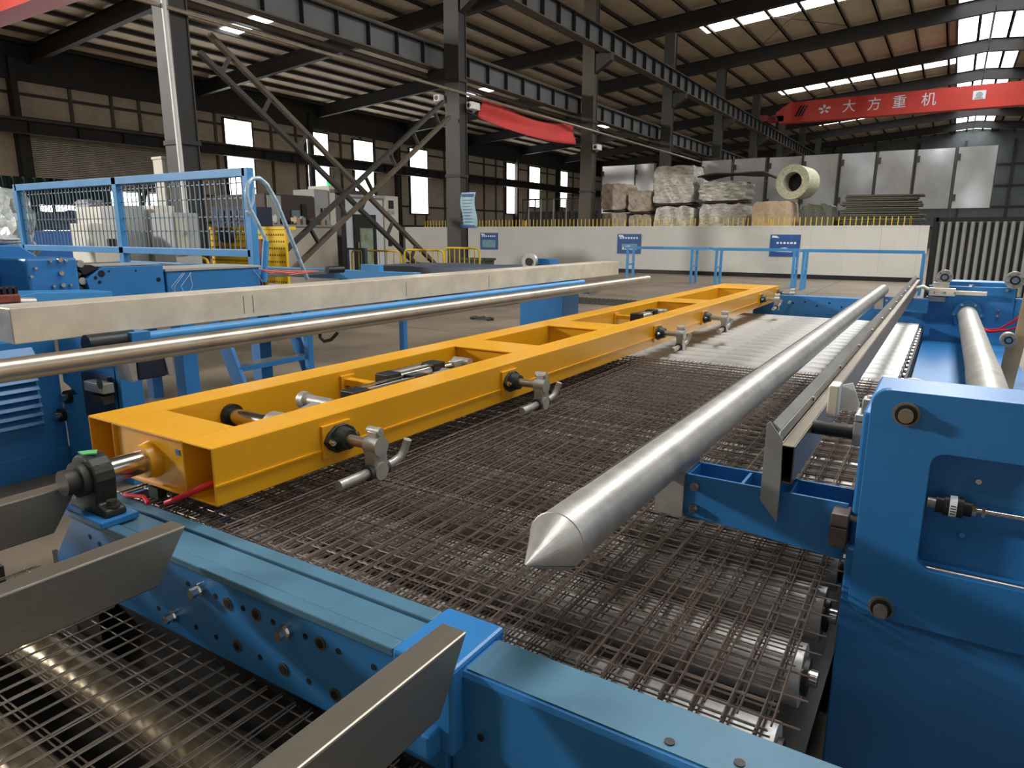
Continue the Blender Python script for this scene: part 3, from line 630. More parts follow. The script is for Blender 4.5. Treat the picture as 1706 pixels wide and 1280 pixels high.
# yellow tube barriers
def barrier(x0,x1,yt,Y,label,nb=7):
    a=P(x0,yt,Y=Y); b=P(x1,yt,Y=Y); zt=a.z; t=thing('tube_barrier',label,'barrier',((a.x+b.x)/2,Y,0),'yellow tube barriers'); r=.03
    mb=MB(); mb.tube([(a.x,Y,0),(a.x,Y,zt-.12),(a.x+.04,Y,zt-.03),(a.x+.14,Y,zt),(b.x-.14,Y,zt),(b.x-.04,Y,zt-.03),(b.x,Y,zt-.12),(b.x,Y,0)],r,8); build(mb,'frame',YRAIL,t)
    mb=MB(); mb.cyl((a.x,Y,.22),(b.x,Y,.22),.02,6); build(mb,'lower_rail',YRAIL,t)
    for k in range(1,nb):
        x=a.x+(b.x-a.x)*k/nb; mb=MB(); mb.cyl((x,Y,.22),(x,Y,zt),.014,6); build(mb,'bar',YRAIL,t)
    for x in (a.x,b.x):
        mb=MB(); mb.box(x-.03,x+.03,Y-.22,Y+.22,0,.03); build(mb,'foot',YRAIL,t)
barrier(586,668,417,16.2,'yellow tube barrier in front of the hut door'); barrier(674,739,416,15.2,'yellow tube barrier in front of the cream air unit'); barrier(741,799,413,16.6,'yellow tube barrier at the foot of the noticed column')
barrier(276,346,428,8.6,'yellow tube barrier partly hidden behind the blue mesh guard')
t=thing('grey_bollard_frame','grey bollard frame beside the yellow barriers','frame',(P(590,440,Y=15.6).x,15.6,0)); 
for pxx in (577,607):
    q=P(pxx,414,Y=15.6); mb=MB(); mb.box(q.x-.06,q.x+.06,15.54,15.66,0,q.z); build(mb,'post',mat('slate_grey',(72,80,92),.5),t)
q=P(577,413,Y=15.6); q2=P(607,413,Y=15.6); mb=MB(); mb.box(q.x,q2.x,15.56,15.64,q.z-.06,q.z); build(mb,'rail',mat('slate_grey',(72,80,92),.5),t)
# waste bin
a=P(771,430,Y=17.0); b=P(808,430,Y=17.0); t=thing('waste_bin','dark green waste bin at the foot of the noticed column','bin',((a.x+b.x)/2,17.2,0))
mb=MB(); mb.hexa([(a.x+.06,17.05,0),(b.x-.06,17.05,0),(b.x-.06,17.45,0),(a.x+.06,17.45,0)],[(a.x,17.0,a.z-.06),(b.x,17.0,a.z-.06),(b.x,17.5,a.z-.06),(a.x,17.5,a.z-.06)]); build(mb,'tub',OLIVE,t)
mb=MB(); mb.box(a.x-.04,b.x+.04,16.96,17.54,a.z-.06,a.z); build(mb,'rim',OLIVE,t)
# dark blue-grey pile of mesh lying on the floor beyond the machine
mb=lump(P(620,450,Y=13).x,P(840,450,Y=13).x,12.6,14.8,0,.84,.008,9,3); one(mb,'mesh_pile',GREYB,'flat blue-grey pile of mesh in front of the yellow barriers','pile',(-9,13.5,0))

# ================================================================== FOREGROUND: FLIPPING BED
ZB, YB0, YB1 = .78, .92, 1.075            # front cross beam: top, front face, back edge
# ---- front cross beam
fb = thing('cross_beam','blue front cross beam with bolt holes, in front of the mesh stack','beam',(-1.2,1.0,0))
mb = MB(); mb.prism([(-2.30,.56),(-2.25,.53),(-.74,.53),(-.74,.765),(-2.16,.765),(-2.30,.60)],'y',YB0+.012,YB1-.02); build(mb,'beam_body',BLUE,fb,.004)
mb = MB(); mb.box(-2.18,-.86,YB0-.004,YB0+.03,.762,.782); mb.box(-2.18,-.86,YB1-.035,YB1+.006,.762,.782); mb.box(-2.18,-2.02,YB0+.03,YB1-.035,.762,.780); build(mb,'top_lip',BLUE2,fb,.003)
mb = MB(); mb.box(-2.015,-.862,YB0+.036,YB1-.041,.760,.776); build(mb,'cover_plate',BLUE2,fb,.002)
mb = MB(); mb.box(-.855,-.705,YB0-.012,YB1+.02,.60,.790); build(mb,'end_block',BLUE,fb,.008)
mb = MB(); mb.box(-.74,1.3,YB0+.022,YB1-.005,.40,.776); build(mb,'beam_body',BLUE,fb,.014)
mb = MB(); mb.box(-.70,1.3,YB0+.03,YB1-.012,.7762,.7775); build(mb,'top_plate',BLUE2,fb)
for xx in (-2.2,.6):
    mb = MB(); mb.box(xx-.08,xx+.08,YB0+.03,YB1-.03,0,.46); build(mb,'leg',STEELB,fb,.004)
    mb = MB(); mb.box(xx-.13,xx+.13,YB0-.02,YB1+.02,0,.015); build(mb,'foot_plate',STEELB,fb)
FY_=YB0+.012
mb = MB(); mb.cyl((0,FY_-.0015,0),(0,FY_+.001,0),.0075,12); h0 = build(mb,'bolt_hole',HOLE,fb,0,(0,FY_,0)); h0.location = Vector((-2.07,FY_,.715))-wpos(fb)
mb = MB(); mb.cyl((0,FY_-.003,0),(0,FY_+.001,0),.0165,16); r0 = build(mb,'hole_ring',mat('worn_ring',(96,92,80),.5,.5,.2,30),fb,0,(0,FY_,0)); r0.location = Vector((-1.42,FY_,.70))-wpos(fb)
mb = MB(); mb.cyl((0,FY_-.0045,0),(0,FY_-.002,0),.0105,14); rh = build(mb,'ring_hole',HOLE,r0,0,(0,FY_,0)); rh.location=(0,0,0)
def hole(x,z): put(h0,(x,FY_,z),fb)
def ringhole(x,z):
    c=put(r0,(x,FY_,z),fb); d=rh.copy(); d.parent=c; COL.objects.link(d)
for k,x in enumerate((-2.02,-1.585,-1.47,-1.36,-1.25,-1.14,-1.035,-.93)):
    (hole if k%2 else hole)(x,.705)
for k,x in enumerate((-1.31,-1.09)): ringhole(x,.705)
for k in range(11):
    x=-1.74+.086*k; (ringhole if k in (4,6,8,10) else hole)(x,.585 if k<4 else .59)
b0 = bolt_proto('bolt',.013,.03,(0,-1,0),CHROME,fb,(-1.53,FY_,.705))
for x,z in ((-1.66,.59),(-1.20,.70),(-1.96,.70),(-1.86,.705)): put(b0,(x,FY_,z),fb)
for x in (-.73,-.655): hole(x,.655)
# small round bolts on the plain part's top
mb=MB(); mb.cyl((-.19,.985,.7775),(-.19,.985,.780),.009,12); b1=build(mb,'rivet',STEELD,fb,0,(-.19,.985,.7775)); put(b1,(-.30,.97,.7775),fb); put(b1,(-.08,1.0,.7775),fb)
mb=MB(); mb.box(-2.5,-.70,1.0,1.012,.02,.53); build(mb,'shade_skirt',STEELB,fb)  # dark plate added in place of the shade under the beam
# small bracket under the last silver bar
mb=MB(); mb.prism([(YB0+.012,.66),(YB0-.05,.66),(YB0-.05,.61),(YB0+.012,.60)],'x',-.80,-.735); build(mb,'bar_bracket',BLUE,fb,.004)
# ---- three silver bars pointing at the beam
def sbar(x0,x1,ye,label,z1=.88,z0=.752,back=-1.6):
    mb=MB(); mb.prism([(back,z0),(ye-.085,z0),(ye,z1),(back,z1)],'x',x0,x1); return one(mb,'guide_bar',mat('matt_steel_bar',(142,135,123),.38,.72,.14,6,.04,160,stretch=(1,.15,1)),label,'bar',((x0+x1)/2,ye-.1,z0),'flat steel guide bars',.004)
sbar(-.735,-.676,.922,'slant-cut silver guide bar at the plain end of the blue cross beam')
sbar(-1.612,-1.548,.922,'slant-cut silver guide bar in the middle of the blue cross beam')
sbar(-2.150,-2.092,.935,'slant-cut silver guide bar next to the cast bearing')
# ---- mesh sheets
def sheet(x0,x1,y0,y1,z,sx,sy,d,label,group,seed,mat_=WIRE,sag=0.0,rot=0):
    rnd=random.Random(seed); t=thing('mesh_sheet',label,'wire mesh',((x0+x1)/2,(y0+y1)/2,z),group); mb=MB(); cx,cy=(x0+x1)/2,(y0+y1)/2
    R=lambda x,y,zz:(cx+(x-cx)*math.cos(rot)-(y-cy)*math.sin(rot),cy+(x-cx)*math.sin(rot)+(y-cy)*math.cos(rot),zz)
    W_=lambda x,y:z+sag*math.sin(x*3.1+seed)*math.sin(y*2.3+seed*2)
    x=x0+.012
    while x<=x1:
        o=rnd.uniform(-.005,.005); n=6; ex=rnd.uniform(0,.02)
        mb.tube([R(x+o*(k%2),y0-.004-ex*.2+(y1-y0+.02+ex)*k/n,W_(x,y0+(y1-y0)*k/n)+d*.92) for k in range(n+1)],d/2,5,False); x+=sx
    a=build(mb,'line_wires',mat_,t); a['kind']='stuff'
    mb=MB(); y=y0+.01+rnd.uniform(0,sy*.9)
    while y<=y1:
        o=rnd.uniform(-.004,.004); n=4
        mb.tube([R(x0-.012+(x1-x0+.024)*k/n,y+o,W_(x0+(x1-x0)*k/n,y)) for k in range(n+1)],d/2,5,False); y+=sy
    b=build(mb,'cross_wires',mat_,t); b['kind']='stuff'; return t
NS=7
for k in range(NS):
    dx=random.uniform(-.008,.008); top=k==NS-1
    sheet(-2.23+dx,-.185+dx if not top else -.155,1.10,4.45+random.uniform(-.12,.12),.712+.0098*k,.058,.082,.0042,'top sheet of the stacked brown welded mesh under the yellow frame' if top else 'stacked brown welded mesh sheet on the rollers','brown welded mesh sheets stacked on the rollers',k,MESHW if top else WIRE,sag=0,rot=.012 if top else random.uniform(-.0015,.0015))
for k in range(3):
    sheet(-2.45+.019*k,-.62,-.5,.905-.012*k,.515+.0108*k,.052,(.10,.12,.11)[k],.0042,'thin welded mesh sheet below the silver guide bars','mesh sheets in the lower feed bed',20+k,mat('feed_wire',(140,128,116),.32,.8,.25,6),rot=(-.003,.003,.0)[k])
# ---- rollers
def roller(y,z,x0,x1,r,label,group,material=ROLLER,proto=None):
    if proto: return copy_tree(proto,None,Vector(((x0+x1)/2,y,z-r)))
    t=thing('roller',label,'roller',((x0+x1)/2,y,z-r),group)
    mb=MB(); mb.cyl((x0,y,z),(x1,y,z),r,24); build(mb,'drum',material,t)
    for s_,xx in ((-1,x0),(1,x1)):
        mb=MB(); mb.cyl((xx,y,z),(xx+s_*.03,y,z),.020,10); build(mb,'axle',CHROME,t)
        mb=MB(); mb.cyl((xx+s_*.002,y,z),(xx+s_*.012,y,z),r*.62,16); build(mb,'bearing_cap',BLACK,t)
    return t
pr=None; y=4.66
while y<8.3:
    pr2=roller(y,.634,-2.3,-.20,.068,'bare zinc-white roller of the far roller bed','far bare rollers',proto=pr); pr=pr or pr2; y+=.2
pr=None
for y in (1.20,1.50,1.80,2.10,2.4,2.7,3.0,3.3,3.6,3.9,4.2,4.45):
    pr2=roller(y,.634,-2.3,-.17,.070,'zinc-white roller partly covered by the stacked mesh','rollers under the mesh stack',proto=pr); pr=pr or pr2
pr=None
for y in (.76,.52,.28):
    pr2=roller(y,.42,-2.6,-.5,.062,'dark polished roller under the lower feed mesh','feed bed rollers',DROLL,proto=pr); pr=pr or pr2
# side rails of the roller bed
for x0,x1,lab in ((-2.46,-2.32,'blue side rail of the roller bed below the yellow frame'),):
    t=thing('bed_rail',lab,'rail',((x0+x1)/2,4.8,0)); mb=MB(); mb.box(x0,x1,1.08 if x0<-1 else 2.3,8.5,.42,.665); build(mb,'rail_body',BLUE,t,.004)
    for yy in (2.6,4.8,8.0):
        mb=MB(); mb.box(x0,x1,yy-.04,yy+.04,0,.42); build(mb,'leg',BLUE,t)
t=thing('shade_tray','added dark tray standing in for the shade below the rollers and mesh stack','tray',(-1.2,4.8,0))
mb=MB(); mb.box(-2.31,-.165,1.1,8.5,.30,.32); build(mb,'shade_sheet',mat('under_bed_shade',(30,27,24),.5,.2,.3,5),t)  # added dark sheet stands in for the shade under the rollers
for xx in (-2.2,-.4):
    for yy in (1.3,4.8,8.2):
        mb=MB(); mb.box(xx-.04,xx+.04,yy-.04,yy+.04,0,.30); build(mb,'leg',STEELB,t)
# feed bed frame under the lower mesh
t=thing('feed_bed','dark blue feed bed frame under the lower mesh','frame',(-1.5,.2,0))
for yy in (-.55,.86):
    mb=MB(); mb.box(-2.62,-.45,yy-.03,yy+.03,.30,.40); build(mb,'cross_member',STEELB,t)
for xx in (-2.66,-.48):
    mb=MB(); mb.box(xx-.03,xx+.03,-.6,.9,.28,.48); build(mb,'side_member',STEELB,t)
    for yy in (-.5,.8):
        mb=MB(); mb.box(xx-.03,xx+.03,yy-.03,yy+.03,0,.28); build(mb,'leg',STEELB,t)
mb=MB(); mb.box(-2.60,-.52,-.55,.895,.22,.24); build(mb,'feed_shade_sheet',mat('under_bed_shade',(30,27,24),.5,.2,.3,5),t)  # dark sheet added for the shade below the feed mesh
# ---- yellow flipping frame
XL0,XL1,XR0,XR1 = -2.39,-2.24,-1.865,-1.715
YF0,YF1,ZF0,ZF1 = 1.12,8.8,.822,1.0
yf=thing('flipping_frame','long yellow steel flipping frame with clamps over the mesh','frame',(-2.05,5,ZF0))
for x0,x1 in ((XL0,XL1),(XR0,XR1)):
    mb=MB(); mb.tubebox(x0,x1,YF0,YF1,ZF0,ZF1,.007); build(mb,'side_tube',YEL,yf,.003)
    mb=MB(); mb.box(x0+.008,x1-.008,YF0+.16,YF0+.165,ZF0+.008,ZF1-.008); build(mb,'tube_shade',HOLE,yf)  # black sheet stands in for the shade inside the open tube
ys=[P(270,682,z=1.0).y]
pts=[(270,682),(762,577),(802,566),(911,542),(943,534),(1085,501),(1108,496),(1190,479)]
Ys=[P(px_,py_,z=1.0).y for px_,py_ in pts]
print('yellow openings',[round(v,2) for v in Ys])
cross=[(YF0,Ys[0]),(Ys[1],Ys[2]),(Ys[3],Ys[4]),(Ys[5],Ys[6]),(Ys[7],YF1)]
for k,(a,b) in enumerate(cross):
    mb=MB(); mb.box(XL1,XR0,a+.0,b,ZF1-.008,ZF1); mb.box(XL1,XR0,a+.012,a+.020,ZF0,ZF1-.008); mb.box(XL1,XR0,b-.010,b-.002,ZF0,ZF1-.008); mb.box(XL1,XR0,a,b,ZF0,ZF0+.008); build(mb,'cross_box',YEL,yf,.002)
    if 0<k:
        mb=MB(); mb.cyl((-1.93,a-.004,.93),(-1.93,a+.012,.93),.03,16); build(mb,'cable_port',HOLE,yf)
mb=MB(); mb.bar((XR1+.002,YF0,.885),(XR1+.002,YF1,.885),.006,.006); build(mb,'weld_seam',YEL,yf)
# near shaft and weld collar
SX,SZ=-2.05,.905
mb=MB(); mb.cyl((SX,YF0-.21,SZ),(SX,YF0+.012,SZ),.037,24); build(mb,'shaft',CHROME,yf)
mb=MB(); mb.cyl((SX,YF0-.02,SZ),(SX,YF0+.012,SZ),.052,24,.06); build(mb,'weld_collar',YEL,yf)
mb=MB(); mb.box(-1.912,-1.893,YF0+.0095,YF0+.0115,.945,.962); build(mb,'blue_tape',BLUE,yf)
# pillow block bearing
by=YF0-.165
pb=thing('pillow_block','dark cast pillow block bearing on the blue cross beam','bearing',(SX,by,ZB)); 
mb=MB(); mb.box(SX-.12,SX+.12,by-.055,by+.055,ZB+.002,ZB+.022); build(mb,'blue_seat',BLUE,pb,.003)
mb=MB(); zz=ZB+.022
prof=[(-.105,zz),(.105,zz),(.105,zz+.022),(.062,zz+.034)]+[(.07*math.cos(a),SZ+.07*math.sin(a)) for a in [math.radians(v) for v in range(-20,201,20)]]+[(-.062,zz+.034),(-.105,zz+.022)]
mb.prism([(SX+u,v) for u,v in prof],'y',by-.03,by+.03); build(mb,'housing',CAST,pb,.006)
mb=MB(); mb.cyl((SX,by-.05,SZ),(SX,by-.03,SZ),.052,24); mb.cyl((SX,by-.085,SZ),(SX,by-.05,SZ),.037,24); build(mb,'inner_ring',STEELD,pb)
mb=MB(); mb.prism([(SX-.03,by-.02),(SX+.01,by-.024),(SX+.03,by+.002),(SX,by+.02),(SX-.02,by+.004)],'z',SZ+.069,SZ+.073); build(mb,'green_paint_mark',mat('green_mark',(90,170,110),.6),pb)
for s_ in (-.085,.085):
    mb=MB(); mb.cyl((SX+s_,by,zz+.022),(SX+s_,by,zz+.030),.02,14); mb.hexcyl((SX+s_,by,zz+.03),(SX+s_,by,zz+.045),.015); build(mb,'bolt',STEELD,pb)
# side clamps on the yellow frame
def clamp(y,label):
    X=XR1; z=.915; t=thing('mesh_clamp',label,'clamp',(X,y,z),'mesh clamps on the yellow frame')
    mb=MB(); mb.box(X,X+.012,y-.075,y+.055,z-.06,z+.055); build(mb,'yellow_pad',YEL,t,.002)
    mb=MB(); mb.prism([(y+u*.075,z+v*.05) for u,v in ((-1,0),(-.75,.55),(-.3,.95),(.3,.95),(.75,.55),(1,0),(.75,-.55),(.3,-.95),(-.3,-.95),(-.75,-.55))],'x',X+.012,X+.026); mb.cyl((X+.026,y,z),(X+.062,y,z),.042,18,.034); build(mb,'flange_bearing',CAST,t,.003)
    for s_ in (-.055,.055):
        mb=MB(); mb.hexcyl((X+.026,y+s_,z),(X+.042,y+s_,z),.012); mb.cyl((X+.042,y+s_,z),(X+.05,y+s_,z),.006,8); build(mb,'bolt',CHROME,t)
    mb=MB(); mb.cyl((X+.05,y,z),(X+.185,y,z),.0185,16); build(mb,'shaft',PIPE,t)
    mb=MB(); mb.cyl((X+.150,y,z),(X+.205,y,z),.034,18); mb.box(X+.155,X+.2,y-.03,y+.03,z-.085,z); mb.cyl((X+.15,y,z-.085),(X+.205,y,z-.085),.03,16); build(mb,'clamp_block',GALV,t,.003)
    mb=MB(); mb.box(X+.158,X+.197,y-.016,y+.016,z+.03,z+.05); mb.cyl((X+.15,y,z+.05),(X+.205,y,z+.05),.014,12); build(mb,'clamp_ear',GALV,t,.002)
    mb=MB(); mb.tube([(X+.178,y-.17,z-.088),(X+.178,y-.03,z-.085)],.0165,12); build(mb,'finger_rod',GALV,t)
    mb=MB(); mb.tube([(X+.178,y+.03,z-.085),(X+.178,y+.08,z-.082),(X+.182,y+.115,z-.07),(X+.19,y+.13,z-.045),(X+.20,y+.135,z-.01)],.0145,12); build(mb,'hook_rod',GALV,t)
    for ya_ in (y-.045,y+.03):
        mb=MB(); mb.cyl((X+.178,ya_,z-.085),(X+.178,ya_+.014,z-.085),.027,14); build(mb,'rod_collar',STEELD,t)
    return t
for (px_,py_),lab in zip(((562,733),(848,648),(1094,560),(1172,535),(1266,503),(1308,490)),('steel mesh clamp at the first opening of the yellow frame','steel mesh clamp at the second cross box of the yellow frame','steel mesh clamp above the edge of the mesh stack','steel mesh clamp over the start of the bare rollers','steel mesh clamp above the far bare rollers','steel mesh clamp at the far tip of the yellow frame')):
    clamp(min(P(px_,py_,X=XR1).y,YF1-.12),lab)
# air cylinders and linkage inside the frame openings
def cylinder(x,y0,y1,z,label,r=.034):
    t=thing('air_cylinder',label,'cylinder',(x,y0,z-r),'air cylinders inside the yellow frame'); L=y1-y0
    mb=MB(); mb.box(x-.04,x+.04,y0,y0+.09,z-.04,z+.04); build(mb,'end_cap',BLACK,t,.005)
    mb=MB(); mb.cyl((x,y0+.09,z),(x,y1-.09,z),r,20); build(mb,'barrel',TUBEW,t)
    mb=MB(); mb.box(x-.04,x+.04,y1-.09,y1,z-.04,z+.04); build(mb,'end_cap',BLACK,t,.005)
    mb=MB(); mb.cyl((x,y1,z),(x,y1+.13,z),.013,12); build(mb,'piston_rod',CHROME,t)
    mb=MB(); mb.box(x-.02,x+.02,y1+.10,y1+.20,z-.02,z+.02); mb.cyl((x-.05,y1+.19,z),(x+.05,y1+.19,z),.026,14); build(mb,'clevis',GALV,t,.003)
    for s_ in (-1,1):
        mb=MB(); mb.cyl((x+s_*.033,y0+.09,z+.033),(x+s_*.033,y1-.09,z+.033),.005,6); build(mb,'tie_rod',CHROME,t)
    return t
q=P(560,660,z=.95); cylinder(-1.99,P(545,662,z=.94).y,P(640,640,z=.94).y+.15,.94,'nearest air cylinder in the first opening of the yellow frame',.03)
cylinder(-2.06,P(606,632,z=.96).y,P(690,615,z=.96).y+.1,.955,'second air cylinder in the first opening, with a yellow stub bracket')
cylinder(-2.05,P(1040,528,z=.96).y,P(1085,522,z=.96).y+.05,.95,'small air cylinder in the third opening of the yellow frame',.03)
cylinder(-2.05,P(1205,484,z=.96).y,P(1225,482,z=.96).y+.1,.95,'small air cylinder in the last opening of the yellow frame',.03)
for y_,lab in ((P(580,632,z=.96).y,'a'),(P(1022,525,z=.96).y,'b'),(P(1190,484,z=.96).y,'c')):
    mb=MB(); mb.bar((XL1,y_,.95),(-2.08,y_,.95),.045,.03); mb.box(XL1,XL1+.015,y_-.04,y_+.04,.87,.98); build(mb,'stub_bracket',YEL,yf,.003)
ysh=P(385,690,z=.93).y
t=thing('linkage_shaft','polished cross shaft with a forked lever inside the first opening','shaft',(-2.1,ysh,.92))
mb=MB(); mb.cyl((XL1,ysh,.925),(XR0,ysh,.925),.03,20); build(mb,'shaft',CHROME,t)
mb=MB(); mb.cyl((XL1,ysh,.925),(XL1+.02,ysh,.925),.045,20); build(mb,'bush',BLACK,t)
mb=MB(); mb.cyl((-2.0,ysh,.925),(-1.93,ysh,.925),.05,18); mb.bar((-1.965,ysh,.925),(-1.965,ysh+.2,.965),.04,.03); mb.cyl((-2.05,ysh+.2,.968),(-1.90,ysh+.2,.968),.024,14); mb.cyl((-2.07,ysh+.2,.968),(-2.04,ysh+.2,.968),.034,14); build(mb,'forked_lever',GALV,t)
# red air hose at the near end
mb=MB(); q=P(290,852,z=.80); mb.tube([(-1.80,YF0+.12,.88),(-1.80,YF0+.03,.865),(-1.83,YF0-.005,.845),(-1.90,YF0-.02,.81),(-1.94,YF0-.02,.793)],.009,10)
one(mb,'air_hose',HOSE,'red air hose coming out of the open end of the yellow tube','hose',(-1.9,YF0,.8))
mb=MB(); q=P(225,826,z=.8); mb.tube([(q.x-.06,q.y,.79),(q.x-.02,q.y-.01,.80),(q.x+.03,q.y+.01,.80),(q.x+.07,q.y,.79)],.007,8)
one(mb,'hose_end',HOSE,'short red hose end beside the cast bearing','hose',(q.x,q.y,.79))
mb=MB(); q=P(232,820,z=.8); mb.box(q.x,q.x+.05,q.y+.03,q.y+.06,.775,.81); mb.cyl((q.x+.02,q.y+.045,.81),(q.x+.02,q.y+.045,.815),.01,8)
one(mb,'valve_block',OLIVE,'small olive valve block beside the short red hose end','valve',(q.x,q.y+.04,.775))
# ---- right-hand pipe with a cone tip
PXr,PZr,PR=-.60,1.0,.060
t=thing('pointed_pipe','galvanised pipe with a welded cone tip above the mesh','pipe',(PXr,4.5,PZr-PR))
mb=MB(); mb.cyl((PXr,1.12,PZr),(PXr,8.75,PZr),PR,32,caps=True); build(mb,'tube',GALV,t)
mb=MB(); mb.cyl((PXr,1.0,PZr),(PXr,1.122,PZr),.002,32,PR+.001,caps=False); build(mb,'cone_tip',GALV,t)
mb=MB()
for k in range(33):
    pass
pts=[Vector((PXr+(PR)*math.cos(a),1.122,PZr+PR*math.sin(a))) for a in [2*math.pi*i/32 for i in range(33)]]; mb.tube(pts,.0022,6,False); build(mb,'weld_bead',GALV,t)
mb=MB(); mb.tube([(PXr+.001,1.0,PZr),(PXr+PR*.72,1.122,PZr-PR*.72)],.0012,5); build(mb,'cone_seam',STEELD,t)
mb=MB(); mb.bar((PXr-.032,1.3,PZr+.0515),(PXr-.032,8.7,PZr+.0515),.006,.003); build(mb,'tube_seam',STEELD,t)
# ---- folded channel
Yc0,Yc1=1.76,9.6; cx0=P(1299,742,Y=Yc0).x; cx1=P(1326,735,Y=Yc0).x
print('channel',cx0,cx1)
SPL=mat('side_plate_steel',(166,166,162),.38,.6,.15,5)
ch=thing('folded_channel','long folded steel channel with a raised lip beside the pipe','channel',(-.33,5,.9)); ztop=1.083
mb=MB(); mb.tubebox(cx0,cx1,Yc0,Yc1,ztop-.10,ztop,.004); build(mb,'box_tube',CHAN,ch,.005)
mb=MB(); mb.prism([(Yc0-.015,ztop-.12),(Yc0-.015,ztop),(Yc0+.02,ztop+.03),(Yc1,ztop+.03),(Yc1,ztop-.12)],'x',cx0-.008,cx0-.003); build(mb,'side_plate',SPL,ch,.0015)
pl=[P(*p,Y=Yc0-.02) for p in ((1278,706),(1283,702),(1304,733),(1301,798),(1294,871),(1266,832))]; mb=MB(); mb.prism([(q.x,q.z) for q in pl],'y',Yc0-.022,Yc0-.017); build(mb,'end_plate',SPL,ch,.001)
mb=MB(); mb.prism([(cx0-.008,ztop+.03),(cx0-.026,ztop+.048),(cx0-.024,ztop+.051),(cx0-.004,ztop+.033)],'y',Yc0+.02,Yc1); build(mb,'raised_lip',SPL,ch)
for k in range(10):
    mb=MB(); yy=Yc0+.5+.62*k; mb.cyl((cx0-.003,yy,ztop+.018),(cx0+.003,yy,ztop+.018),.007,8); build(mb,'rivet',CHROME,ch)
# ---- blue arms carrying the pipe
def arm(y,label,x1=-.14):
    t=thing('pipe_support',label,'arm',(-.35,y,.86),'blue support arms under the pipe'); z1,z0=.955,.835; x0=-.55
    for yy in (y-.06,y+.055):
        mb=MB(); mb.prism([(x0,z0),(x1,z0-.03),(x1,z1-.0),(x0,z1)],'y',yy-.004,yy+.004); build(mb,'side_plate',BLUE,t,.002)
    mb=MB(); mb.box(x0,x1,y-.056,y+.051,z0-.01,z0); build(mb,'bottom_plate',BLUE,t)
    for xx in (x0+.004,-.40,-.28):
        mb=MB(); mb.box(xx-.004,xx+.004,y-.056,y+.051,z0,z1-.004); build(mb,'web',BLUE,t)
    mb=MB(); mb.prism([(PXr-.03,z0-.005),(x0,z0-.005),(x0,z1+.01),(PXr+.03,z1-.01),(PXr-.03,PZr-PR)],'y',y-.075,y-.068); mb.prism([(PXr-.03,z0-.005),(x0,z0-.005),(x0,z1+.01),(PXr+.03,z1-.01),(PXr-.03,PZr-PR)],'y',y+.062,y+.069); mb.box(x0-.008,x0,y-.07,y+.065,z0,z1+.006); build(mb,'pipe_saddle',GALV,t)
    for zz in (z0+.025,z1-.03):
        mb=MB(); mb.cyl((x0+.03,y-.076,zz),(x0+.03,y-.066,zz),.013,12); mb.hexcyl((x0+.03,y-.086,zz),(x0+.03,y-.076,zz),.010); build(mb,'bolt',CHROME,t)
    for yy in (y-.071,y+.066):
        mb=MB(); mb.hexcyl((x0-.02,yy,z1+.006),(x0-.02,yy,z1+.022),.009); build(mb,'saddle_bolt',CHROME,t)
arm(1.84,'blue box arm under the pipe beside the big blue plate'); arm(8.35,'blue box arm under the far end of the pipe')
# ---- near right machine body with the bolted front plate
rb=thing('flip_drive_body','big blue drive body with a rounded bolted front plate','machine',(.3,2.0,0)); YP=1.70
def rrect(x0,x1,z0,z1,r,n=6,corners=(1,1,1,1)):
    out=[]
    for k,(cx,cz,a0) in enumerate(((x1-r,z1-r,0),(x0+r,z1-r,90),(x0+r,z0+r,180),(x1-r,z0+r,270))):
        for i in range(n+1):
            a=math.radians(a0+90*i/n); out.append((cx+r*math.cos(a),cz+r*math.sin(a)))
    return out
xL,zT,zBt=-.113,1.265,.715
outer=rrect(xL,1.0,zBt,zT,.035); inner=rrect(.016,.62,.86,1.135,.03)
bm=bmesh.new(); 
def loop(pts,y): return [bm.verts.new((u,y,v)) for u,v in pts]
fo,fi,bo_,bi=loop(outer,YP),loop(inner,YP),loop(outer,YP+.03),loop(inner,YP+.03)
n=len(outer)
for A,B in ((fo,bo_),(fi,bi)):
    for i in range(n): bm.faces.new((A[i],A[(i+1)%n],B[(i+1)%n],B[i]))
for A,B in ((fo,fi),(bo_,bi)):
    for i in range(n): bm.faces.new((A[i],A[(i+1)%n],B[(i+1)%n],B[i]))
mb=MB(); bm.verts.index_update(); mb.add([v.co[:] for v in bm.verts],[[v.index for v in f.verts] for f in bm.faces]); bm.free()
build(mb,'front_plate',BLUE,rb,.0025)
mb=MB(); mb.box(xL-.018,1.0,YP+.06,2.25,.0,zT-.07); build(mb,'body',BLUE,rb,.006)
mb=MB(); mb.box(xL-.018,1.0,YP+.03,YP+.06,.0,.86); build(mb,'lower_panel',BLUE,rb,.004)
def knob(x,z,par):
    mb=MB(); mb.cyl((x,YP-.006,z),(x,YP,z),.027,24); build(mb,'bolt_washer',mat('oiled_washer',(150,140,122),.35,.6,.2,20),par)
    mb=MB(); mb.cyl((x,YP-.014,z),(x,YP-.006,z),.022,24); build(mb,'shadow_ring',BLACK,par)  # black ring drawn for the shadow round the bolt head
    mb=MB(); mb.cyl((x,YP-.03,z),(x,YP-.014,z),.015,20); build(mb,'bolt_head',mat('oiled_bolt',(150,140,124),.3,.6,.2,20),par,.002)
knob(-.042,1.215,rb); knob(-.042,.745,rb); knob(.93,1.215,rb); knob(.93,.745,rb)
for xx,zz in ((.11,1.07),(.095,.94)):
    mb=MB(); mb.cyl((xx,YP+.054,zz),(xx,YP+.06,zz),.006,10); build(mb,'screw',CHROME,rb)
mb=MB(); mb.cyl((.0,YP+.025,.852),(.62,YP+.025,.852),.0125,16); build(mb,'guide_rod',CHROME,rb)
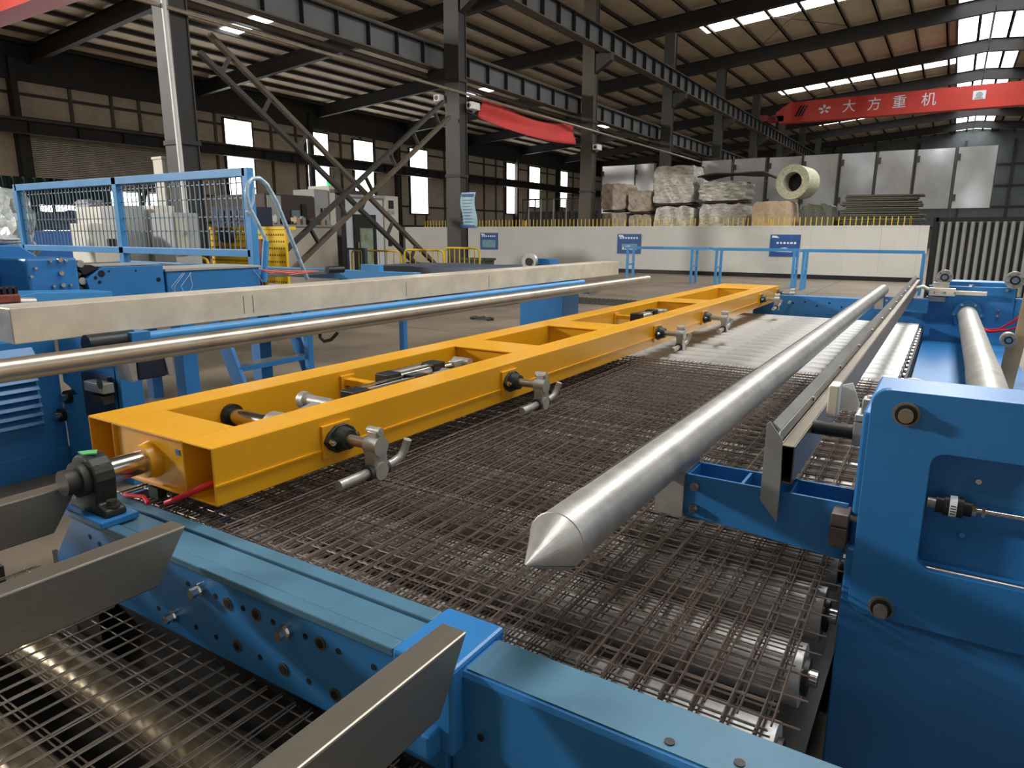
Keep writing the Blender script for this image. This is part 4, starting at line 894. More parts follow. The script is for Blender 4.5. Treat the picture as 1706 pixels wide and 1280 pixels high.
# proximity cylinder inside the cut-out
t=thing('shock_absorber','black shock absorber with a white label inside the plate cut-out','absorber',(.08,YP+.03,1.0)); zz=1.012; yy=YP+.03
mb=MB(); mb.cyl((.02,yy,zz),(.04,yy,zz),.012,12); build(mb,'tip',GALV,t)
mb=MB(); mb.cyl((.036,yy,zz),(.052,yy,zz),.019,18); mb.cyl((.052,yy,zz),(.088,yy,zz),.023,20); mb.cyl((.088,yy,zz),(.104,yy,zz),.017,16); build(mb,'barrel',BLACK,t)
mb=MB(); mb.cyl((.062,yy,zz),(.076,yy,zz),.0236,20,caps=False); build(mb,'white_label',PWHITE,t)
for k in range(4):
    mb=MB(); mb.box(.064,.0745,yy-.0245,yy-.0232,zz-.011+.006*k,zz-.009+.006*k); build(mb,'label_print',BLACK,t)
mb=MB(); mb.hexcyl((.104,yy,zz),(.112,yy,zz),.013); mb.hexcyl((.122,yy,zz),(.128,yy,zz),.013); build(mb,'lock_nut',CHROME,t)
mb=MB(); mb.cyl((.10,yy,zz),(.60,yy,zz),.0055,12); build(mb,'rod',CHROME,t)
# clamp blocks and short shaft holding the channel
t=thing('channel_mount','grey clamp block mount holding the folded channel','mount',(-.17,1.95,1.0)); My=1.98
def mp(x,y): q=P(x,y,Y=My); return q.x,q.z
(xa_,zb1),(xb_,zm1)=mp(1418,742),mp(1449,707); 
mb=MB(); mb.box(xa_,xb_,My,My+.09,zb1,zm1); build(mb,'lower_block',GALV,t,.003)
x_,zt1=mp(1418,690); mb=MB(); mb.box(xa_,xb_,My,My+.09,zm1+.002,zt1); build(mb,'upper_block',GALV,t,.003)
x_,zt2=mp(1430,668); mb=MB(); mb.box(xa_+.012,xb_-.004,My+.03,My+.08,zt1,zt2); mb.cyl((xa_+.03,My+.055,zt2),(xa_+.03,My+.055,zt2+.006),.009,10); build(mb,'cap_block',GALV,t,.003)
zs_=mp(1400,724)[1]; mb=MB(); mb.cyl((cx1,My+.045,zs_),(xa_,My+.045,zs_),.020,16); build(mb,'stub_shaft',STEELD,t)
pl=[mp(*p) for p in ((1391,700),(1394,655),(1412,652),(1424,690),(1421,702))]; mb=MB(); mb.prism(pl,'y',My+.12,My+.126); build(mb,'white_bracket',WHITE,t)
(xf0,zf0),(xf1,zf1)=mp(1366,708),mp(1390,655); mb=MB(); mb.box(xf0,xf1,My+.1,My+.17,zf0,zf1); build(mb,'foil_wrap',ALU,t,.004)
mb=MB(); mb.hexcyl((xb_,My+.03,zm1+.02),(xb_+.012,My+.03,zm1+.02),.010); build(mb,'bolt',CHROME,t)
t=thing('lower_block','brownish clamp block on the left edge of the drive body','block',(-.16,1.72,.88))
mb=MB(); mb.box(-.172,-.132,1.72,1.79,.86,.91); build(mb,'block_half',mat('brown_block',(112,98,92),.45,.6,.2,8),t,.003); mb=MB(); mb.box(-.172,-.132,1.72,1.79,.912,.945); build(mb,'block_half',mat('brown_block',(112,98,92),.45,.6,.2,8),t,.003)
mb=MB(); mb.hexcyl((-.132,1.75,.93),(-.112,1.75,.93),.008); build(mb,'bolt',CHROME,t)
# hand wheel peeping over the plate
c=Vector((.0,2.45,1.12)); q=P(1522,637,Y=2.45); c=Vector((q.x,2.45,q.z-.055)); mb=MB(); R=.062
pts=[c+Vector((R*math.cos(a),0,R*math.sin(a))) for a in [2*math.pi*i/36 for i in range(37)]]; mb.tube(pts,.007,10,False)
t=thing('hand_wheel','thin steel hand wheel showing above the big blue plate','wheel',tuple(c)); build(mb,'rim',GALV,t)
for k in range(3):
    a=2*math.pi*k/3+.5; mb=MB(); mb.tube([c,c+Vector((R*math.cos(a),0,R*math.sin(a)))],.005,8); build(mb,'spoke',GALV,t)
mb=MB(); mb.cyl(c-Vector((0,.22,0)),c+Vector((0,.015,0)),.014,12); mb.cyl(c-Vector((0,.015,0)),c+Vector((0,.015,0)),.022,14); build(mb,'hub',STEELD,t)
# ---- torque tube
t=thing('torque_tube','thick galvanised torque tube running between the blue drive plates','tube',(.24,5.3,.7)); 
mb=MB(); mb.cyl((.215,8.5,.80),(.245,4.9,.80),.088,32); mb.cyl((.245,4.9,.80),(.25,2.3,.80),.092,32); build(mb,'tube',TUBEW,t)
mb=MB(); mb.cyl((.215,8.46,.80),(.215,8.53,.80),.14,8); build(mb,'end_flange',BLUE,t)
for k in range(6):
    a=k*math.pi/3; mb=MB(); mb.hexcyl((.215+.117*math.cos(a),8.44,.80+.117*math.sin(a)),(.215+.117*math.cos(a),8.47,.80+.117*math.sin(a)),.014); build(mb,'flange_bolt',CHROME,t)
# low blue base cover between the two drive bodies
t=thing('base_cover','large flat blue base cover beside the rollers under the torque tube','cover',(.2,5.3,0))
mb=MB(); mb.box(-.155,.62,2.3,8.5,.0,.50); build(mb,'cover_box',BLUE,t,.008)
mb=MB(); mb.box(-.15,.615,2.31,8.49,.50,.503); build(mb,'top_sheet',BLUE,t)
mb=MB(); mb.box(-.172,-.156,2.35,8.5,.54,.655); build(mb,'bearing_strip',STEELB,t)
# ---- far cross beam and far drive plate
t=thing('cross_beam','blue far cross beam with small holes behind the bare rollers','beam',(-1.0,8.6,0)); FYb=8.56
mb=MB(); mb.box(-1.95,-.12,FYb,FYb+.16,.5,.905); build(mb,'beam_body',BLUE,t,.006)
mb=MB(); mb.cyl((0,FYb-.002,0),(0,FYb+.001,0),.011,10); h=build(mb,'bolt_hole',HOLE,t,0,(0,FYb,0)); h.location=Vector((-1.5,FYb,.82))-wpos(t)
for k in range(1,9):
    put(h,(-1.5+.13*k,FYb,.82+(.02 if k%2 else -.02)),t)
for xx in (-1.7,-.2):
    mb=MB(); mb.box(xx-.06,xx+.06,FYb+.02,FYb+.14,0,.5); build(mb,'leg',BLUE,t)
fd=thing('flip_drive_body','far blue drive body carrying rollers and the torque tube end','machine',(.25,8.7,0))
mb=MB(); mb.box(-.16,.60,8.54,8.60,.30,1.085); build(mb,'front_plate',BLUE,fd,.006)
mb=MB(); mb.box(-.05,.55,8.62,8.95,0,1.13); build(mb,'body',BLUE,fd,.006)
mb=MB(); mb.box(.60,.70,8.55,8.63,.55,.98); build(mb,'side_block',BLUE,fd,.006)
for xx,zz in ((.47,.86),(.47,.80),(.52,1.06),(.65,.85),(.65,.78)):
    mb=MB(); mb.hexcyl((xx,8.52,zz),(xx,8.54,zz),.014); build(mb,'bolt',CHROME,fd)
for xx in (.22,):
    mb=MB(); mb.hexcyl((xx,8.57,1.085),(xx,8.57,1.105),.03); build(mb,'lift_bolt',CHROME,fd)
# rail guide wheels on the far drive
def wheel(px_,py_,Y,R,par):
    c=P(px_,py_,Y=Y); mb=MB(); mb.cyl(c-Vector((0,.03,0)),c+Vector((0,.06,0)),R,24); w=build(mb,'guide_wheel',GALV,par,.004)
    mb=MB(); mb.cyl(c-Vector((0,.045,0)),c-Vector((0,.03,0)),R*.52,20); build(mb,'seal',BLACK,w); mb=MB(); mb.cyl(c-Vector((0,.055,0)),c-Vector((0,.045,0)),R*.34,16); build(mb,'centre_bolt',CHROME,w)
    for k in range(6):
        a=k*math.pi/3+.3; mb=MB(); e=Vector((math.cos(a),0,math.sin(a)))*R*.76; mb.cyl(c+e-Vector((0,.04,0)),c+e-Vector((0,.03,0)),R*.13,8); build(mb,'hub_bolt',CHROME,w)
wheel(1574,462,8.5,.075,fd); wheel(1691,467,8.5,.085,fd)
# linear slide across the far drive
t=thing('linear_slide','bright aluminium linear slide on the far drive body','slide',(.0,8.45,1.0))
mb=MB(); a=P(1548,486,Y=8.45); b=P(1645,486,Y=8.45); mb.box(a.x,b.x,8.42,8.47,a.z-.02,a.z+.02); build(mb,'rail',ALU,t,.003)
mb=MB(); c=P(1592,486,Y=8.45); mb.box(a.x,c.x,8.38,8.46,a.z-.035,a.z+.045); build(mb,'carriage',ALU,t,.004)
mb=MB(); mb.box(a.x+.03,c.x-.06,8.44,8.52,a.z+.045,a.z+.10); build(mb,'upper_plate',GALV,t,.003); mb=MB(); mb.box(a.x-.02,c.x-.08,8.44,8.52,a.z-.10,a.z-.05); build(mb,'lower_plate',GALV,t,.003)
mb=MB(); mb.tube([(a.x,8.42,a.z+.02),(a.x-.06,8.42,a.z+.05),(a.x-.13,8.42,a.z+.03),(a.x-.17,8.42,a.z+.0)],.02,8); build(mb,'crumpled_foil_end',ALU,t)
for k in range(3):
    mb=MB(); xx=a.x+.05+.09*k; mb.cyl((xx,8.375,a.z),(xx,8.38,a.z),.012,8); build(mb,'screw',CHROME,t)
# red hoses at the far right
mb=MB(); c=P(1628,546,Y=8.0)
mb.tube([P(1630,545,Y=8.2),P(1645,550,Y=8.1),P(1665,549,Y=8.0),P(1690,535,Y=7.9),P(1715,512,Y=7.9)],.012,8); one(mb,'air_hose',HOSE,'upper red hose leaving the torque tube towards the beige board','hose',tuple(c))
mb=MB(); mb.tube([P(1631,548,Y=8.1),P(1650,553,Y=8.0),P(1680,550,Y=7.9),P(1715,541,Y=7.8)],.012,8); one(mb,'air_hose',HOSE,'lower red hose leaving the torque tube under the other one','hose',tuple(c))
# beige upright board on a black foot
a=P(1674,590,Y=6.0); b=P(1700,590,Y=6.0); zb_=P(1690,702,Y=6.0).z
t=thing('upright_board','beige upright board with a black foot near the small guide wheel','board',((a.x+b.x)/2,6.0,zb_)); zt=P(1690,572,Y=6).z
mb=MB(); mb.prism([(a.x,zb_+.10),(b.x-.02,zb_+.10),(b.x+.05,zt+.42),(b.x-.03,zt+.42),(b.x-.05,zt),(a.x,zt-.02),(a.x-.01,zb_+.35),(a.x+.01,zb_+.32)],'y',6.0,6.05); build(mb,'board',BEIGE,t,.003)
mb=MB(); mb.box(a.x-.005,b.x-.01,5.98,6.07,zb_+.05,zb_+.10); build(mb,'black_foot',BLACK,t,.003)
mb=MB(); mb.box(a.x-.005,b.x-.015,5.98,6.07,zb_,zb_+.05); build(mb,'foot_block',BEIGE,t,.003)
mb=MB(); mb.box(a.x,b.x+.02,5.96,6.1,.503,max(zb_,.52)); build(mb,'stand',BLUE,t)
wheel(1680,566,5.95,.05,t)
t=thing('side_frame','white topped blue side frame at the far right','frame',(.75,6.3,0))
q=P(1668,568,Y=6.3); q2=P(1706,570,Y=6.3); mb=MB(); mb.box(q.x,q2.x+.5,6.28,6.42,q.z-.02,q.z); build(mb,'top_strip',WHITE,t); mb=MB(); mb.box(max(q2.x-.02,.64),q2.x+.5,6.28,6.42,0,q.z-.02); build(mb,'side_panel',BLUE,t)

# ================================================================== LEFT MACHINE
zt_,zb_=1.19,.99
p1=P(20,515,z=zt_); p2=P(1003,435,z=zt_); xb=(P(570,471,z=zt_).x+p1.x)/2; yb0,yb1=p1.y,p2.y
t=thing('box_beam','long bright silver box beam above the blue tube on the left machine','beam',(xb,5,zb_))
mb=MB(); mb.box(xb-.30,xb,yb0,yb1,zb_,zt_); build(mb,'beam_shell',ALU,t,.004)
mb=MB(); mb.box(xb-.295,xb-.005,yb0-.004,yb0+.002,zb_+.005,zt_-.005); build(mb,'end_cap',GALV,t)
for yy in (3.2,3.28,5.0,6.4):
    mb=MB(); mb.bar((xb+.0005,yy,zb_+.03),(xb+.0005,yy,zt_-.04),.004,.002,(1,0,0)); build(mb,'scratch_line',STEELD,t)
xp=P(570,546,z=1.05).x; 
t=thing('roller_pipe','plain polished steel pipe running in front of the silver box beam','pipe',(-3.2,5,1.0)); yp1=P(1075,465,z=1.05).y
mb=MB(); mb.cyl((-3.2,.2,1.05),(-3.2,yp1,1.05),.049,28); build(mb,'tube',PIPE,t)
mb=MB(); mb.cyl((-3.2,yp1,1.05),(-3.2,yp1+.03,1.05),.045,20,.02); build(mb,'end_cap',GALV,t)
q=P(570,521,X=xb+.08); zq=q.z
t=thing('blue_tube','thin blue tube between the silver box beam and the polished pipe','tube',(xb+.08,5,zq-.04)); q0=P(235,566,X=xb+.08); q1=P(945,470,X=xb+.08)
mb=MB(); mb.cyl((xb+.08,q0.y,zq),(xb+.08,8.6,zq),.036,20); build(mb,'tube',LBLUE,t)
mb=MB(); mb.box(xb+.0,xb+.16,q0.y-.1,q0.y+.02,zq-.05,zq+.05); build(mb,'tube_socket',BLUE,t,.004)
mb=MB(); mb.cyl((xb+.08,q0.y-.33,zq),(xb+.08,q0.y-.05,zq),.06,16); build(mb,'dark_sleeve',BLACK,t)
# drive body under the beam
ld=thing('flip_drive_body','left blue drive body with side bolts below the silver box beam','machine',(-4.6,2.3,0))
mb=MB(); mb.box(-4.96,-4.30,2.24,2.36,0,.98); build(mb,'body',BLUE,ld,.006)
mb=MB(); mb.prism([(-4.96,.62),(-4.5,.45),(-4.28,.45),(-4.28,.98),(-4.96,.98)],'y',2.20,2.24); build(mb,'front_plate',BLUE,ld,.004)
mb=MB(); mb.box(-4.95,-4.62,2.18,2.22,0,.55); build(mb,'lower_door',BLUE,ld,.004)
for px_,py_ in ((122,660),(112,690)):
    q=P(px_,py_,Y=2.2); mb=MB(); mb.cyl((q.x,2.15,q.z),(q.x,2.2,q.z),.045,16); build(mb,'knob',BLACK,ld); mb=MB(); mb.cyl((q.x,2.12,q.z),(q.x,2.15,q.z),.028,14); build(mb,'knob_pin',CHROME,ld)
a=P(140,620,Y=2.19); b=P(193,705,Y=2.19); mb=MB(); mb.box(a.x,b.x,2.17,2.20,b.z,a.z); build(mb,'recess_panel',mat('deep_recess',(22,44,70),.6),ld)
a=P(152,632,Y=2.15); b=P(186,655,Y=2.15); mb=MB(); mb.box(a.x,b.x,2.10,2.17,b.z,a.z); cb=build(mb,'clamp_block',GALV,ld,.004)
q=P(167,640,Y=2.10); mb=MB(); mb.cyl((q.x,2.094,q.z),(q.x,2.10,q.z),.03,14); build(mb,'block_hole',HOLE,cb)
a=P(156,656,Y=2.12); b=P(178,675,Y=2.12); mb=MB(); mb.box(a.x,b.x,2.10,2.17,b.z,a.z); build(mb,'lower_block',STEELD,ld,.004)
mb=MB(); mb.box(-4.30,-4.24,2.2,2.34,.3,.98); build(mb,'side_plate',BLUE,ld,.004)
q=P(238,612,X=-3.75); t=thing('grip_jaw','dark jaw with silver side plates under the polished pipe','jaw',(q.x,q.y,q.z-.1)); mb=MB(); mb.box(q.x-.06,q.x+.06,q.y-.06,q.y+.1,q.z-.06,q.z+.05); build(mb,'jaw_body',mat('navy_jaw',(24,34,52),.5),t,.01)
for dy in (-.10,.11):
    mb=MB(); mb.prism([(q.y+dy,q.z-.06),(q.y+dy+.03,q.z-.06),(q.y+dy+.03,q.z+.055),(q.y+dy-.02,q.z+.055)],'x',q.x-.065,q.x+.065); build(mb,'jaw_side',GALV,t,.004)
mb=MB(); mb.box(-4.22,q.x-.06,q.y-.03,q.y+.06,q.z-.04,q.z+.03); build(mb,'jaw_arm',BLUE,t)
q=P(105,550,Y=2.1); mb=MB(); mb.tube([P(62,582,Y=2.15),P(70,590,Y=2.12),P(85,597,Y=2.12)],.012,8); one(mb,'air_hose',HOSE,'short red hose below the silver box beam','hose',tuple(P(70,590,Y=2.12)))
# louvred cabinet
lc=thing('louvred_cabinet','blue cabinet with ventilation louvres at the foot of the left machine','cabinet',(-5.4,1.7,0))
mb=MB(); mb.box(-5.9,-5.0,.6,2.2,.0,.92); build(mb,'body',BLUE,lc,.008); mb=MB(); mb.box(-5.92,-4.985,.6,2.21,.0,.16); build(mb,'plinth',BLUE,lc,.004)
pr=None
for k in range(9):
    z=.36+.058*k
    if pr is None: mb=MB(); mb.prism([(-5.0,z+.045),(-4.965,z),(-5.0,z)],'y',1.3,2.06); pr=build(mb,'louvre',BLUE,lc,0,(-5.0,1.3,z))
    else: put(pr,(-5.0,1.3,z),lc)
# far drive body of the left machine
t=thing('flip_drive_body','far blue drive body of the left machine behind the pipe end','machine',(-4.9,9.2,0))
mb=MB(); a=P(866,500,Y=8.7); b=P(938,500,Y=8.7); mb.box(a.x,b.x,8.7,9.2,0,.98); build(mb,'body',BLUE,t,.008)
mb=MB(); q=P(985,480,Y=8.5); mb.box(b.x-.1,P(985,480,Y=8.5).x,8.46,8.6,q.z-.08,q.z+.02); build(mb,'arm',BLUE,t,.004); mb=MB(); mb.prism([(q.x,q.z-.1),(q.x+.16,q.z+.0),(q.x+.16,q.z+.08),(q.x,q.z+.02)],'y',8.44,8.62); build(mb,'saddle',GALV,t)
mb=MB(); mb.box(b.x-.55,b.x-.02,8.62,8.72,.84,1.0); build(mb,'clamp_plate',BLUE,t,.004)
for k in range(4):
    mb=MB(); xx=b.x-.36+.06*k; mb.box(xx,xx+.02,8.60,8.63,.86,.98); build(mb,'rib',STEELD,t)
c=P(884,436,Y=9.5); mb=MB(); mb.cyl((c.x,9.45,c.z),(c.x,9.52,c.z),.13,20); w=build(mb,'guide_wheel',GALV,t,.006); mb=MB(); mb.cyl((c.x,9.43,c.z),(c.x,9.45,c.z),.06,16); build(mb,'seal',BLACK,w)
mb=MB(); a=P(893,433,Y=9.6); b=P(925,433,Y=9.6); mb.box(a.x,b.x,9.58,9.7,.98,a.z+.02); build(mb,'top_block',BLUE,t)
# ---- row of blue machine housings behind the beam
XH=-6.0
def hous(name,label,y0,y1,z0,z1,depth,bev=.01,material=BLUE):
    t=thing(name,label,'machine housing',(XH-depth/2,(y0+y1)/2,0)); mb=MB(); mb.box(XH-depth,XH,y0,y1,z0,z1); build(mb,'housing',material,t,bev); mb=MB(); mb.box(XH-depth,XH-depth+.1,y0+.05,y0+.15,0,z0); build(mb,'pedestal',BLUE,t); return t
a0=P(42,430,X=XH); a1=P(128,430,X=XH); t=hous('gear_housing','blue gear housing plate with silver bolts and rounded corner',a0.y,a1.y,.95,P(80,430,X=XH).z,.5,.02)
for px_,py_ in ((57,447),(50,461),(82,435),(98,433),(108,434),(100,455),(88,477),(103,475),(116,475)):
    q=P(px_,py_,X=XH); r=.018 if px_ in (98,100,103) else .011; mb=MB(); mb.cyl((XH,q.y,q.z),(XH+.03,q.y,q.z),r,12); build(mb,'bolt',CHROME,t)
b0=P(146,448,X=XH); b1=P(271,441,X=XH); zt=P(200,444,X=XH).z; t=thing('chain_housing','blue chain housing with a slanted end and round openings','machine housing',(XH-.3,(b0.y+b1.y)/2,0)); 
mb=MB(); mb.prism([(b0.y+.12,zt),(b1.y,zt),(b1.y,.98),(b0.y+.1,.98),(b0.y,1.1),(b0.y-.02,1.22)],'x',XH-.45,XH); build(mb,'housing',BLUE,t,.006); mb=MB(); mb.box(XH-.44,XH-.34,b0.y+.12,b0.y+.22,0,.98); build(mb,'pedestal',BLUE,t)
mb=MB(); mb.prism([(b0.y+.10,zt+.004),(b1.y-.02,zt+.004),(b1.y-.02,zt+.012),(b0.y+.12,zt+.012)],'x',XH-.44,XH-.02); build(mb,'grey_lid',GREYP,t)
for px_,py_,r in ((169,456,.028),(159,463,.014),(166,470,.014),(264,466,.02),(181,452,.008),(226,451,.008)):
    q=P(px_,py_,X=XH); mb=MB(); mb.cyl((XH-.01,q.y,q.z),(XH+.004,q.y,q.z),r,14); build(mb,'round_opening',HOLE,t)
c0=P(135,440,X=XH-.1); mb=MB(); 
for k in range(6):
    z=1.0+.07*k; mb=MB(); mb.cyl((XH-.2,b0.y-.07+.03*(k%2),z),(XH-.02,b0.y-.07+.03*(k%2),z),.03,10); build(mb,'chain_link',GALV if k%2 else STEELD,t)
mb=MB(); mb.prism([(b0.y-.02,1.26),(b0.y+.1,zt-.01),(b0.y+.04,zt+.02),(b0.y-.09,1.30)],'x',XH-.3,XH-.02); build(mb,'black_shroud',BLACK,t)
# wrapped blue box
a=P(276,450,X=XH); b=P(432,443,X=XH); zt=P(350,449,X=XH).z; t=hous('wrapped_box','blue box with a grey lid wrapped in clear plastic film',a.y,b.y,.95,zt,.6)
mb=MB(); mb.box(XH-.62,XH+.01,a.y-.01,b.y+.01,zt,zt+.02); build(mb,'grey_lid',GREYP,t)
rnd=random.Random(4)
for k in range(5):
    y=a.y+(b.y-a.y)*rnd.random(); z=zt-.02; mb=MB(); mb.tube([(XH+.012,y,z),(XH+.02,y+rnd.uniform(-.15,.15),z-.12),(XH+.012,y+rnd.uniform(-.2,.2),z-.3)],.0025,5); build(mb,'film_fold',CLEAR,t)
# hood at the left edge with bubble wrap on it
q=P(60,416,X=XH-.6); t=thing('machine_hood','large blue machine hood with a sloping end at the left edge','machine housing',(XH-1,1.9,0)); y1=P(62,430,X=XH-.5).y
mb=MB(); mb.prism([(.2,.9),(y1+.1,.9),(y1+.08,1.35),(y1-.12,1.50),(.2,1.50)],'x',XH-1.6,XH-.5); build(mb,'hood_shell',BLUE,t,.012); mb=MB(); mb.box(XH-1.5,XH-.55,.3,y1,0,.9); build(mb,'pedestal',BLUE,t); mb=MB(); mb.box(XH-.505,XH-.47,.2,y1+.08,1.27,1.30); build(mb,'edge_strip',LBLUE,t)
mb=lump(XH-1.5,XH-.52,1.0,y1-.1,1.502,1.56,.008,14,5); one(mb,'bubble_wrap',mat('white_bubble_wrap',(200,205,205),.3,0,.3,50,.6,60),'crumpled bubble wrap lying on the big blue hood','wrap',(XH-1,1.8,1.5))
# low blue ledge and rusty spring coil in front of the hood
t=thing('blue_ledge','sloping light blue ledge in front of the gear housing','ledge',(XH+.35,2.6,0)); a=P(25,495,X=XH+.4); b=P(120,490,X=XH+.4); mb=MB(); mb.prism([(a.y,.9),(b.y+.3,.9),(b.y+.3,b.z),(a.y+.15,a.z+.02),(a.y,a.z)],'x',XH+.05,XH+.4); build(mb,'ledge_body',LBLUE,t,.004); mb=MB(); mb.box(XH+.1,XH+.2,a.y,a.y+.3,0,.9); build(mb,'support',BLUE,t)
q=P(12,490,X=XH+.6); t=thing('copper_connector','rusty red connector with dark teeth at the left frame edge','connector',(q.x,q.y,q.z-.08)); mb=MB(); mb.box(q.x-.05,q.x+.05,q.y-.2,q.y+.06,q.z-.06,q.z); build(mb,'connector_body',mat('rust_red',(140,70,56),.6,.2,.3,20),t,.01)
for k in range(7):
    mb=MB(); yy=q.y-.18+.035*k; mb.box(q.x-.04,q.x+.04,yy,yy+.02,q.z,q.z+.05); build(mb,'tooth',BLACK,t)
mb=MB(); mb.cyl((q.x,q.y+.03,q.z-.06),(q.x,q.y+.16,q.z-.07),.035,12); build(mb,'plug',GALV,t)
mb=MB(); mb.box(q.x-.06,q.x+.05,q.y-.25,q.y+.06,.9,q.z-.06); build(mb,'bracket',BLUE,t)
# ---- guard with blue frame and wire mesh on the platform
GY=5.0; a=P(27,302,Y=GY); b=P(412,286,Y=GY); zt=2.29; zb2=1.40; xa,xb2=a.x,b.x; xm=P(193,300,Y=GY).x
gd=thing('mesh_guard','light blue framed wire mesh guard standing on the left platform','guard',((xa+xb2)/2,GY,1.1))
for x in (xa,xm,xb2):
    mb=MB(); mb.box(x-.05,x+.05,GY-.04,GY+.04,1.145,zt); build(mb,'post',LBLUE,gd,.004)
mb=MB(); mb.box(xa,xb2,GY-.04,GY+.04,zt-.09,zt); build(mb,'top_rail',LBLUE,gd,.004); mb=MB(); mb.box(xa,xb2,GY-.04,GY+.04,zb2-.06,zb2+.02); build(mb,'bottom_rail',LBLUE,gd,.004)
mb=MB(); x=xa+.06
while x<xb2-.05: mb.box(x-.005,x+.005,GY-.005,GY+.005,zb2,zt-.05); x+=.095
o=build(mb,'upright_wires',mat('guard_wire',(104,124,138),.45,.4,.1,6),gd); o['kind']='stuff'
mb=MB()
for zz in (1.62,1.78,1.98,2.14): mb.box(xa,xb2,GY+.006,GY+.014,zz-.006,zz+.006)
o=build(mb,'cross_wires',mat('guard_wire',(104,124,138),.45,.4,.1,6),gd); o['kind']='stuff'
# ---- platform with stairs
pf=thing('platform','blue raised platform frame with stairs and legs','platform',(-7,5,0)); zf=1.14
mb=MB(); mb.box(-12,-6.75,4.6,4.72,zf-.12,zf); build(mb,'front_beam',BLUE,pf,.004); mb=MB(); mb.box(-12,-5.4,6.4,6.5,zf-.12,zf); build(mb,'back_beam',LBLUE,pf,.004)
mb=MB(); mb.box(-12,-6.75,4.72,6.4,zf-.05,zf-.02); build(mb,'deck',mat('checker_deck',(110,112,110),.5,.5,.3,20),pf)
q0=P(630,449,Y=6.4); mb=MB(); mb.box(-6.3,q0.x,6.4,6.5,1.14,1.22); build(mb,'long_rail',LBLUE,pf,.004)
for px_,py_,X_ in ((312,620,-6.0),(437,600,-6.35),(515,590,-5.7),(672,555,-5.4)):
    q=P(px_,py_,X=X_); w=.075 if px_<450 else .035; mb=MB(); mb.box(q.x-w,q.x+w,q.y-w,q.y+w,0,1.02); build(mb,'leg',BLUE,pf,.004)
def stair(ya,yb,x0,x1):
    for y in (ya,yb):
        mb=MB(); mb.prism([(x0,zf-.1),(x0+.2,zf-.1),(x1+.1,0),(x1-.1,0)],'y',y-.02,y+.02); build(mb,'stringer',BLUE,pf,.003)
    for k in range(3):
        z=.28+.28*k; f=1-z/zf; xx=x0+.1+(x1-x0-.1)*f; mb=MB(); mb.box(xx-.12,xx+.1,ya,yb,z-.05,z); build(mb,'tread',BLUE,pf,.003); mb=MB(); mb.box(xx-.11,xx+.09,ya+.02,yb-.02,z,z+.004); build(mb,'tread_plate',mat('checker_deck',(110,112,110),.5,.5,.3,20),pf)
s0=P(402,622,z=.22); s1=P(497,597,z=.22); stair(s0.y,s1.y,-6.5,s0.x+.02)
# silver film-wrapped grab handles of the stairs
t=thing('grab_handle','looped handrail wrapped in silver film at the platform stairs','handrail',(-6,5,zf)); Xh=-6.1
pp=[P(440,455,X=Xh),P(443,400,X=Xh),P(428,370,X=Xh),P(415,345,X=Xh),P(411,325,X=Xh),P(412,308,X=Xh),P(420,298,X=Xh),P(432,297,X=Xh),P(444,307,X=Xh),P(460,335,X=Xh),P(480,385,X=Xh),P(500,435,X=Xh),P(512,465,X=Xh)]
mb=MB(); mb.tube(pp,.023,12); build(mb,'wrapped_tube',mat('film_wrapped_blue_tube',(176,204,224),.2,.2,.3,14,.3,40),t)
mb=MB(); mb.tube([P(440,470,X=Xh),P(441,440,X=Xh),P(443,402,X=Xh)],.034,12); build(mb,'bare_tube',LBLUE,t)
mb=MB(); mb.tube([P(411,352,X=Xh),P(413,360,X=Xh-.05),P(422,335,X=Xh),P(424,312,X=Xh)],.014,6); build(mb,'film_tail',CLEAR,t)
# red cables on the platform edge
for k in range(3):
    mb=MB(); mb.tube([P(432+8*k,448+2*k,X=-5.9),P(450+6*k,455-2*k,X=-5.9),P(475+4*k,452+3*k,X=-5.9),P(520+5*k,452,X=-5.9)],.008,6); one(mb,'red_cable',mat('faded_red_cable',(214,96,84),.5),'faded red cable lying along the platform edge behind the silver beam','cable',tuple(P(470,453,X=-5.9)),'red cables at the platform edge')
mb=MB(); a=P(545,450,X=-5.9); mb.cyl(a,P(571,449,X=-5.9),.04,10); one(mb,'black_sleeve',BLACK,'black cable sleeve at the end of the faded red cables','sleeve',tuple(a))
# hanging black hose loop and floor debris
mb=MB(); mb.tube([P(533,553,Y=6.0),P(533,562,Y=6),P(540,569,Y=6),P(552,566,Y=6),P(564,553,Y=6)],.022,8); one(mb,'hose_loop',BLACK,'black hose loop hanging below the polished pipe','hose',tuple(P(540,569,Y=6.0)))
q=P(802,533,z=0); mb=lump(q.x-.22,q.x+.25,q.y-.06,q.y+.06,0,.05,.012,5,8); one(mb,'debris',STEELD,'small dark scrap lying on the floor behind the yellow frame','scrap',(q.x,q.y,0))
q=P(1010,505,z=0); sheet(q.x-1.3,q.x+1.0,q.y-.6,q.y+.9,.012,.12,.12,.012,'small dark mesh piece lying on the floor by the far drive body','loose mesh on the floor',41,STEELD)
